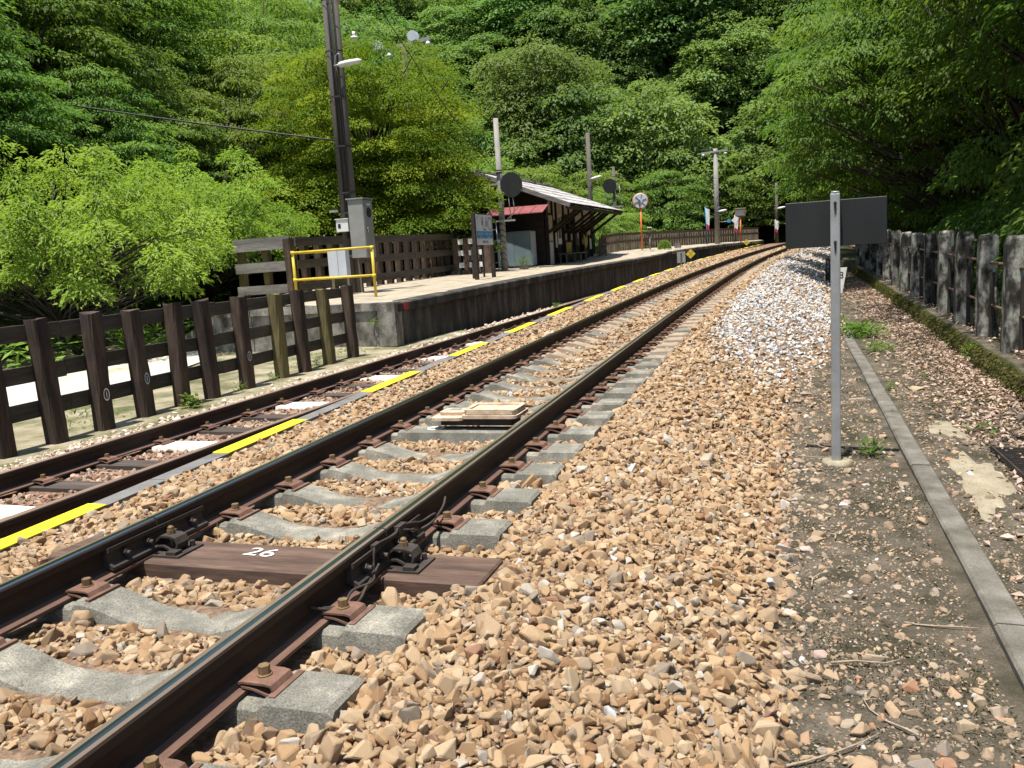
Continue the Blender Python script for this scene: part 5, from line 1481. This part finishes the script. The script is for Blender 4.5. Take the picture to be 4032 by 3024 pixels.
banner((-1.1, 60.5, 1.0), 1.35, 'galv', "small white and red banner nearest the black sign board")
bs = thing("direction_sign", (-4.2, 55.2, 2.25), "small blue and white diamond plates on an arm of the crossarm pole", "sign")
mb = MB(); mb.cyl((0, 0, .05), (.55, 0, .08), .02, n=6); mb.build("arm", M['galv'], bs)
mb = MB(); mb.box((.5, -.03, .08), (.2, .02, .2)); mb.build("plate", M['blue'], bs)
mb = MB(); mb.box((.78, -.03, .1), (.2, .02, .2), Matrix.Rotation(rad(45), 3, 'Y')); mb.build("plate", M['white_box'], bs)
sp = thing("bollard", (-6.95, 44.3, .91), "thin grey post with cylindrical head between mirror and round shrub", "post")
mb = MB(); mb.cyl((0, 0, 0), (0, 0, .78), .035, n=8); mb.build("post", M['pole_pale'], sp)
mb = MB(); mb.cyl((0, 0, .76), (0, 0, 1.10), .09, n=12); mb.build("head", M['pole'], sp)
mb = MB(); mb.cyl((0, 0, 1.10), (0, 0, 1.14), .12, n=12); mb.build("cap", M['white_box'], sp)
sb = thing("stone_block", (-5.85, 46.8, .90), "small pale stone block beside the round shrub", "block")
mb = MB(); mb.box((0, 0, .14), (.34, .3, .28), taper=.85); mb.build("block", M['kerb'], sb)
# yellow diamond track markers and a steel plate
def diamond(loc, label, full=True):
    t = thing("diamond_marker", loc, label, "marker", "yellow diamond markers by the trough strip")
    s = .145
    for (dx, dz) in ((0, s * .78), (0, -s * .78), (s * .78, 0), (-s * .78, 0)):
        if not full and dz < 0 and dx == 0: continue
        mb = MB(); mb.box((dx, 0, .32 + dz), (s, .02, s), Matrix.Rotation(rad(45), 3, 'Y')); mb.build("plate", M['yellow_pipe'], t)
    mb = MB(); mb.box((0, .03, .15), (.04, .04, .5)); mb.build("stake", M['iron'], t)
diamond((strip_x(39) - .25, 39, strip_z(39) - .02), "yellow four square diamond marker beside the platform face")
diamond((strip_x(60) - .2, 60, strip_z(60) - .02), "far yellow diamond marker near the black sign board")
pt = thing("plate_sign", (strip_x(36) - .25, 36, strip_z(36)), "small grey steel plate on the platform face before the diamond marker", "sign")
mb = MB(); mb.box((0, 0, .26), (.34, .02, .46)); mb.build("plate", M['galv'], pt)
mb = MB(); mb.box((0, -.03, .2), (.06, .04, .5)); mb.build("stake", M['pole'], pt)

# ------------------------------------------------------------------ beacon lying in the track
yb_ = 5.36
bc = thing("track_beacon", (-2.10, yb_, zt(yb_) - .112), "pale weathered beacon plates lying between the rails on a concrete sleeper", "beacon")
def rounded(c, sx_, sy_, h, r=.04, mat='coil', nm="plate"):
    mb = MB(); pts = []
    for (qx, qy, a0) in ((1, 1, 0), (-1, 1, 90), (-1, -1, 180), (1, -1, 270)):
        for k in range(4):
            a = rad(a0 + 30 * k); pts.append((qx * (sx_ / 2 - r) + r * math.cos(a), qy * (sy_ / 2 - r) + r * math.sin(a)))
    mb.prism(pts, lambda p, q: (c[0] + p, c[1] + q, c[2]), lambda p, q: (c[0] + p, c[1] + q, c[2] + h)); return mb.build(nm, M[mat], bc)
rounded((.16, 0, .055), .40, .30, .022); rounded((.16, 0, .082), .37, .27, .022)
rounded((.16, -.115, .1045), .37, .035, .010, .015, nm="frame_edge"); rounded((.16, .115, .1045), .37, .035, .010, .015, nm="frame_edge"); rounded((-.01, 0, .1045), .035, .195, .010, .015, nm="frame_edge"); rounded((.33, 0, .1045), .035, .195, .010, .015, nm="frame_edge")
rounded((-.15, -.02, .040), .24, .25, .020); rounded((-.14, .03, .062), .20, .17, .020); rounded((-.15, .05, .0825), .08, .06, .004, .01, 'grey_box', "dark_label")
rounded((.05, 0, .0), .52, .2, .053, .01, 'iron', "base_bracket")

# ------------------------------------------------------------------ trees
def clump_leaves(C, R, n, flat, leaf, droop_dir=.35, shell=.35, up=1.0):
    """n leaves spread over the domed top of a spray at C with radius R"""
    a = RNG.uniform(0, 2 * np.pi, n); rr = np.sqrt(RNG.random(n))
    x = rr * np.cos(a); y = rr * np.sin(a)
    z = flat * (1 - rr ** 2) - RNG.random(n) * shell * (1 - .5 * rr)
    wob = 1 + .22 * np.sin(3 * a + C[0] * 5) + .15 * np.sin(5 * a + C[1] * 7)
    P = np.column_stack([C[0] + x * R * wob, C[1] + y * R * wob, C[2] + z * R + RNG.normal(0, .05 * R, n)])
    D = np.column_stack([np.cos(a), np.sin(a), -droop_dir * (.3 + rr)]) + rdir(n) * .75
    U = np.array([0, 0, up]) + rdir(n) * .55
    return P, D, U
def tree_meshes(name, lobes, leaf, mat, clumpR=(.7, 1.2), per=220, flat=.45, width=.42, trunk=(0.22, .1), base=(0, 0, 0), limb_share=.6, droop=.35, shell=.35, fold=.22, seed=0, tintmix=.6, lean=(0, 0), trunk_top=None, leafdroop=.1, kset=(1.0, .95, .85, .62)):
    rr = random.Random(seed)
    Ps = []; Ds = []; Us = []; Ts = []; cs = []
    for (cx_, cy_, cz_, rx, ry, rz, nc) in lobes:
        for i in range(nc):
            # golden spiral over the ellipsoid, mostly its upper and outer part
            t = (i + .5) / nc; zz = 1 - 1.75 * t; ph = i * 2.399963 + rr.uniform(-.4, .4)
            q = math.sqrt(max(0, 1 - zz * zz)); k = rr.choice(kset) * rr.uniform(.88, 1.12)
            c = np.array([cx_ + rx * q * math.cos(ph) * k, cy_ + ry * q * math.sin(ph) * k, cz_ + rz * zz * k])
            R = rr.uniform(*clumpR); n = int(per * R / (.5 * sum(clumpR)) * rr.uniform(.75, 1.2))
            P, D, U = clump_leaves(c, R, n, flat, leaf, droop, shell)
            out = np.array([q * math.cos(ph), q * math.sin(ph), 0]) * .5
            P[:, 2] -= .35 * R * np.clip(((P[:, :2] - c[:2]) @ out[:2]) / R, 0, 1)
            Ps.append(P); Ds.append(D + out * .6); Us.append(U + out * .25); cs.append((c, R))
            Ts.append(np.clip(rr.uniform(.05, .95) * tintmix + RNG.random(n) * (1 - tintmix), 0, 1))
    P = np.concatenate(Ps); n = len(P)
    L_ = leaf * RNG.uniform(.7, 1.3, n)
    crown = leaf_mesh(name + "_crown", P, np.concatenate(Ds), np.concatenate(Us), L_, L_ * width * RNG.uniform(.8, 1.2, n), np.concatenate(Ts), mat, fold, leafdroop)
    mb = MB()
    lo = min(l[2] - l[5] for l in lobes); hi = max(l[2] + l[5] * .6 for l in lobes) if trunk_top is None else trunk_top
    mx = sum(l[0] for l in lobes) / len(lobes); my = sum(l[1] for l in lobes) / len(lobes)
    bx_, by_, bz_ = base
    path = []
    for k in range(7):
        t = k / 6; path.append(Vector((bx_ + (mx - bx_) * t ** 1.4 + .12 * math.sin(2.1 * k + seed), by_ + (my - by_) * t ** 1.4 + .12 * math.cos(1.7 * k + seed), bz_ - .4 + (hi - bz_ + .4) * t)))
    mb.tube(path, trunk[0], 8, r1=trunk[1])
    for (c, R) in cs:
        if rr.random() > limb_share: continue
        e = Vector(c) - Vector((0, 0, .1 * R))
        zf = bz_ + (e.z - bz_) * rr.uniform(.25, .7)
        tt = min(.95, max(.05, (zf - bz_ + .4) / (hi - bz_ + .4))); k = int(tt * 6); f = tt * 6 - k
        a = path[k].lerp(path[min(6, k + 1)], f)
        m1 = a.lerp(e, .45) + Vector((rr.uniform(-.15, .15), rr.uniform(-.15, .15), rr.uniform(-.05, .25)))
        r0 = trunk[1] * .55 * rr.uniform(.6, 1.1)
        mb.tube([a, a.lerp(m1, .5) + Vector((0, 0, .05)), m1, m1.lerp(e, .5) + Vector((0, 0, .04)), e], r0, 5, r1=r0 * .25)
    trunk_me = mb.mesh(name + "_trunk", [M['bark']])
    return trunk_me, crown
def place(pair, name, loc, s, rz, label, cat="tree", group=None):
    t = thing(name, loc, label, cat, group, rz); t.scale = s if isinstance(s, tuple) else (s, s, s)
    link("trunk", pair[0], t); link("crown", pair[1], t)
    return t

# yellow green maple
maple = tree_meshes("maple", [(0, 0, 5.2, 3.2, 3.0, 2.75, 150), (-1.7, -.6, 2.8, 2.6, 2.4, 1.8, 70), (1.4, -.8, 2.9, 2.1, 2.3, 1.9, 70), (0, 0, 4.2, 2.0, 2.0, 2.0, 40)], .085, M['lf_maple'], (.55, 1.0), 520, .34, .55, (.26, .12), (.3, .2, -.6), .3, .35, .4, seed=3, tintmix=.75, trunk_top=6.2)
place(maple, "maple_tree", (-14.0, 27.6, .1), (1.06, 1.0, 1.07), 0.4, "large yellow green maple behind the double pole")
# pale peach shrubs behind the left fence
PEACH = [tree_meshes("peach", [(0, 0, 1.9, 2.5, 2.2, 1.35, 110), (-1.5, -.5, 1.5, 1.5, 1.4, .9, 44), (1.4, -.6, 1.5, 1.5, 1.3, .9, 44)], .105, M['lf_shrub'], (.22, .50), 210, .95, .30, (.10, .06), (0, 0, -.5), 1.0, .15, .55, seed=s, tintmix=.55, trunk_top=1.6, leafdroop=.25, kset=(1.28, 1.1, 1.0, .9, .7)) for s in (5, 6)]
place(PEACH[0], "peach_tree", (-14.6, 14.2, -.05), (1.08, 1.0, 1.05), 0.2, "bright pale green spreading tree behind the sleeper post fence, left")
place(PEACH[1], "peach_tree", (-15.6, 19.8, .3), (1.0, 1.0, 1.12), 1.9, "bright pale green tree behind the silver plank enclosure")
place(PEACH[1], "peach_tree", (-20.3, 16.6, .55), (1.05, 1.05, 1.05), 4.2, "bright pale green tree at the left edge of the yard")
place(PEACH[0], "peach_tree", (-18.6, 23.2, .8), (.8, .8, .8), 2.6, "small pale green tree deep between the bright trees and the maple")

# broadleaf trees of the near slope and behind the station
WOOD = [tree_meshes("broadleaf", [(0, 0, 6.0, 3.2, 3.2, 2.8, 80), (-2.0, .5, 3.6, 2.3, 2.3, 1.8, 40), (1.9, -1.0, 3.4, 2.3, 2.3, 2.0, 44)], .145, M['lf_wood'], (.7, 1.25), 330, .30, .42, (.22, .12), (0, 0, -.8), .8, .55, .25, seed=s, tintmix=.6, leafdroop=.2) for s in (11, 12, 13)]
rr = random.Random(5)
near = [(-21.5, 11.0, 1.0), (-24.0, 15.5, 1.15), (-25.5, 11.5, 1.2), (-22.4, 20.8, 1.0), (-27.5, 18.0, 1.25), (-19.2, 27.0, .85), (-23.6, 26.5, 1.1), (-28.0, 23.5, 1.25), (-26.5, 31.0, 1.15), (-21.0, 33.0, 1.0), (-31, 29.0, 1.3), (-19.3, 38.5, .95), (-25, 38.0, 1.15), (-31, 36, 1.25), (-29, 44, 1.25), (-22.0, 46, 1.1), (-35, 42, 1.3), (-31, 13.0, 1.3), (-33, 20, 1.3), (-37, 30, 1.3), (-18.6, 11.6, .62), (-19.6, 15.4, .68), (-18.9, 19.6, .62), (-20.6, 23.4, .7), (-21.0, 8.4, .75), (-18.2, 30.2, .62)]
def near_label(x, y, s):
    q, d_ = project(np.array([[x, y, terrain(x, y) + 6 * s]])); u, v = q[0]
    lm = min(((-.58, "the left edge of the photo"), (-.50, "the start of the black cable"), (-.42, "the left peach tree"), (-.34, "the middle of the black cable"), (-.27, "the second peach tree"), (-.2, "the double pole"), (-.08, "the maple")), key=lambda t: abs(t[0] - u))[1]
    return ("small " if s < .8 else "mid sized " if s < 1.12 else "tall ") + "dark tree " + ("low on" if v > -.2 else "midway up" if v > -.32 else "high on") + " the near slope behind " + lm
for i, (x, y, s) in enumerate(near):
    place(WOOD[i % 3], "broadleaf_tree", (x, y, terrain(x, y)), (s, s, s * rr.uniform(.9, 1.1)), rr.uniform(0, 6.28), near_label(x, y, s), "tree", "broadleaf trees on the near slope")
LIGHT = [tree_meshes("light_tree", [(0, 0, 4.2, 2.6, 2.6, 2.1, 70), (.8, -1.0, 2.6, 2.0, 1.8, 1.2, 30)], .155, M['lf_light'], (.55, 1.0), 240, .28, .42, (.16, .09), (0, 0, -.8), .9, .45, .25, seed=s, tintmix=.6) for s in (21, 22)]
lights = [((-15.5, 38.5), 1.0, "light green tree rising behind the station roof ridge"), ((-14.0, 46.0), 1.0, "light green tree between the lamp pole and the roof"), ((-12.0, 54.0), .85, "low light green tree behind the far signal mast"), ((-16.8, 33.0), .9, "light green tree between maple and station roof"),
          ((-9.6, 49.0), .62, "small light green tree beside the far signal mast ladder"), ((-18.5, 52), 1.2, "tall light green tree behind the slim lamp pole"), ((-9.0, 66), 1.15, "light green tree with spreading sprays behind the round mirror"), ((-4.2, 69), 1.15, "light green tree with spreading sprays behind the crossarm pole"), ((.5, 71), 1.1, "light green tree over the last lamp pole"), ((-14.0, 64), 1.15, "light green tree over the stake fence left of the round mirror"), ((4.2, 66), 1.0, "light green tree above the black sign board")]
for i, ((x, y), s, lb) in enumerate(lights):
    place(LIGHT[i % 2], "light_tree", (x, y, terrain(x, y)), s, rr.uniform(0, 6.28), lb)

# wooded hillside
HILL = [tree_meshes("hill_tree", [(0, 0, 5.6, 3.2, 3.2, 2.9, 66), (-1.7, .7, 3.4, 2.6, 2.6, 2.2, 34), (1.8, -.8, 3.2, 2.5, 2.5, 2.2, 34)], .235, M['lf_hill'], (.8, 1.4), 200, .45, .55, (.2, .1), (0, 0, -1.0), .35, .35, .3, seed=s, tintmix=.6) for s in (31, 32, 33, 34)]
place(HILL[1], "hill_tree", (-8.5, 86, terrain(-8.5, 86)), (2.0, 2.0, 1.9), 1.0, "huge round blue green tree on the hillside above the crossarm pole")
pts = []
tries = 0
while tries < 60000 and len(pts) < 330:
    tries += 1
    y = rr.uniform(24, 150); x = rr.uniform(-130, 40)
    s = hill_s(x, y)
    if s < 1.0 or s > 70: continue
    d = math.hypot(x, y)
    if d < 36: continue
    z = terrain(x, y) + 5
    q, dd_ = project(np.array([[x, y, z]]))
    if dd_[0] < 5 or abs(q[0, 0]) > .66 or q[0, 1] < -.60 or q[0, 1] > .2: continue
    sp = 3.5 + d * .011
    if any((x - a) ** 2 + (y - b) ** 2 < sp * sp for a, b, _ in pts): continue
    if (x + 8.5) ** 2 + (y - 86) ** 2 < 36: continue
    pts.append((x, y, d))
LMK = [(-.62, "the left edge of the photo"), (-.46, "the thick black cable"), (-.33, "the pale peach trees"), (-.23, "the double utility pole"), (-.12, "the yellow green maple"), (-.03, "the signal mast"), (.05, "the station roof"), (.12, "the slim lamp pole"), (.17, "the round mirror"), (.24, "the crossarm pole"), (.31, "the rectangular mirror"), (.38, "the black sign board"), (.50, "the concrete post row")]
def hill_label(x, y, s):
    q, d_ = project(np.array([[x, y, terrain(x, y) + 6 * s]]))
    u, v = q[0]
    lm = min(LMK, key=lambda t: abs(t[0] - u))[1]
    band = "topmost in the wood" if v < -.42 else "high on the hillside" if v < -.32 else "midway up the hillside" if v < -.22 else "low on the hillside"
    return ("large" if s > 1.3 else "medium" if s > 1.15 else "small") + " green tree " + band + " above " + lm
for i, (x, y, d) in enumerate(pts):
    s = rr.uniform(.85, 1.35) * (1 + d * .0015)
    pr = HILL[i % 4] if d > 55 or rr.random() < .3 else WOOD[i % 3]
    place(pr, "hill_tree", (x, y, terrain(x, y) - .3), (s, s, s * rr.uniform(.85, 1.1)), rr.uniform(0, 6.28), hill_label(x, y, s), "tree", "trees of the wooded hillside")
print("HILL TREES", len(pts))

# trees along the right side, leaning over the fence
RIGHT = [tree_meshes("right_tree", [(0, 0, 6.3, 3.6, 4.0, 2.8, 90), (-2.0, -.8, 4.3, 2.2, 2.6, 1.8, 52), (-.5, 1.0, 3.0, 2.6, 3.0, 1.8, 50)], .105, M['lf_right'], (.5, .95), 400, .32, .46, (.24, .12), (1.8, 0, -2.0), .8, .6, .3, seed=s, tintmix=.6, leafdroop=.25) for s in (41, 42)]
rgt = [((4.3, 24.5), 1.08, -.15, "sunlit leafy tree leaning over the wall behind the black sign"), ((4.2, 31.5), 1.12, .25, "sunlit tree further along the wall behind the black sign"), ((5.2, 40.0), 1.15, .1, "tree beyond the far end of the concrete post row"),
       ((8.8, 24.0), 1.2, 2.5, "shaded tree second row behind the concrete posts"), ((8.6, 33.0), 1.25, 1.2, "shaded tree third in the row behind the fence"), ((6.5, 48.0), 1.2, .3, "tree at the bend of the line beyond the wall"), ((7.5, 57.0), 1.2, 1.0, "farthest tree on the right side of the line")]
CANOPY = tree_meshes("canopy_tree", [(0, 0, 7.6, 4.6, 4.4, 1.7, 110), (.8, 0, 5.6, 3.4, 3.4, 1.4, 50)], .12, M['lf_right'], (.7, 1.2), 380, .30, .46, (.28, .14), (1.2, 0, -2.0), .7, .6, .3, seed=61, tintmix=.6, leafdroop=.25)
for (x, y, rz, lb) in ((10.5, 8.5, 2.0, "second row canopy tree right of the nearest posts"), (10.4, 16.0, 4.0, "second row canopy tree right of the middle posts"), (10.2, 24.0, .9, "third canopy tree in the shade of the right wood"), (5.9, 15.0, 5.0, "canopy tree hanging lowest over the middle concrete posts"),  # these four are added to deepen the shade on the right
                       (6.4, 5.5, 0.3, "high canopy tree over the right edge beside the camera"), (6.2, 10.8, 1.2, "high dark canopy tree above the nearest concrete posts"), (6.6, 19.0, 2.6, "high dark canopy tree above the middle of the post row")):  # the first stands out of view, put in to cast shade
    place(CANOPY, "canopy_tree", (x, y, terrain(x, y) + .3), 1.0, rz, lb, "tree")
for i, ((x, y), s, rz, lb) in enumerate(rgt):
    place(RIGHT[i % 2], "overhanging_tree", (x, y, terrain(x, y) + .2), s, rz, lb, "tree")
UNDER = tree_meshes("thicket", [(0, 0, 1.6, 2.0, 2.2, 1.6, 50)], .11, M['lf_right'], (.45, .8), 260, .35, .46, (.07, .04), (0, 0, -.6), .8, .5, .4, seed=51)
for i, (x, y) in enumerate([(5.2, 8.5), (4.9, 12.0), (5.3, 15.5), (5.0, 19.0), (5.2, 23), (5.0, 27), (5.3, 31.5), (5.2, 36), (5.5, 41), (8, 10), (8, 18), (8, 26)]):
    place(UNDER, "thicket_bush", (x, y, terrain(x, y) + .1), (1, 1, 1.25), rr.uniform(0, 6.28), ("first second third fourth fifth sixth seventh eighth ninth tenth eleventh twelfth".split()[i] + " dark thicket bush in the shade behind the concrete posts, counted from the camera"), "bush", "thicket behind the posts")
# undergrowth on the slope
n = 26000
lp = np.column_stack([RNG.uniform(-34, -12.8, n), RNG.uniform(6, 60, n)])
P = np.column_stack([lp, [terrain(a, b) + RNG.uniform(0, .7) for a, b in lp]]); D = rdir(n, .4)
me = leaf_mesh("undergrowth", P, D, np.array([0, 0, 1.0]) + rdir(n) * .5, RNG.uniform(.15, .4, n), RNG.uniform(.07, .18, n), RNG.random(n), M['lf_wood'])
o = link("undergrowth", me); tag(o, "dark undergrowth on the wooded slope", kind="stuff")
# clipped round shrub on the far platform
n = 2600; d_ = rdir(n); d_[:, 2] = np.abs(d_[:, 2]) * 1.0
P = d_ * np.array([.33, .33, .44]) * RNG.uniform(.8, 1.05, (n, 1))
sh = thing("round_shrub", (-6.45, 46.0, .90), "clipped round green shrub on the far platform", "shrub")
me = leaf_mesh("crown", P, d_ + rdir(n) * .8, d_ + rdir(n) * .4, .06, .035, RNG.random(n), M['lf_light']); link("crown", me, sh)
mb = MB(); mb.cyl((0, 0, -.1), (0, 0, .3), .03, n=6); mb.build("stem", M['bark'], sh)
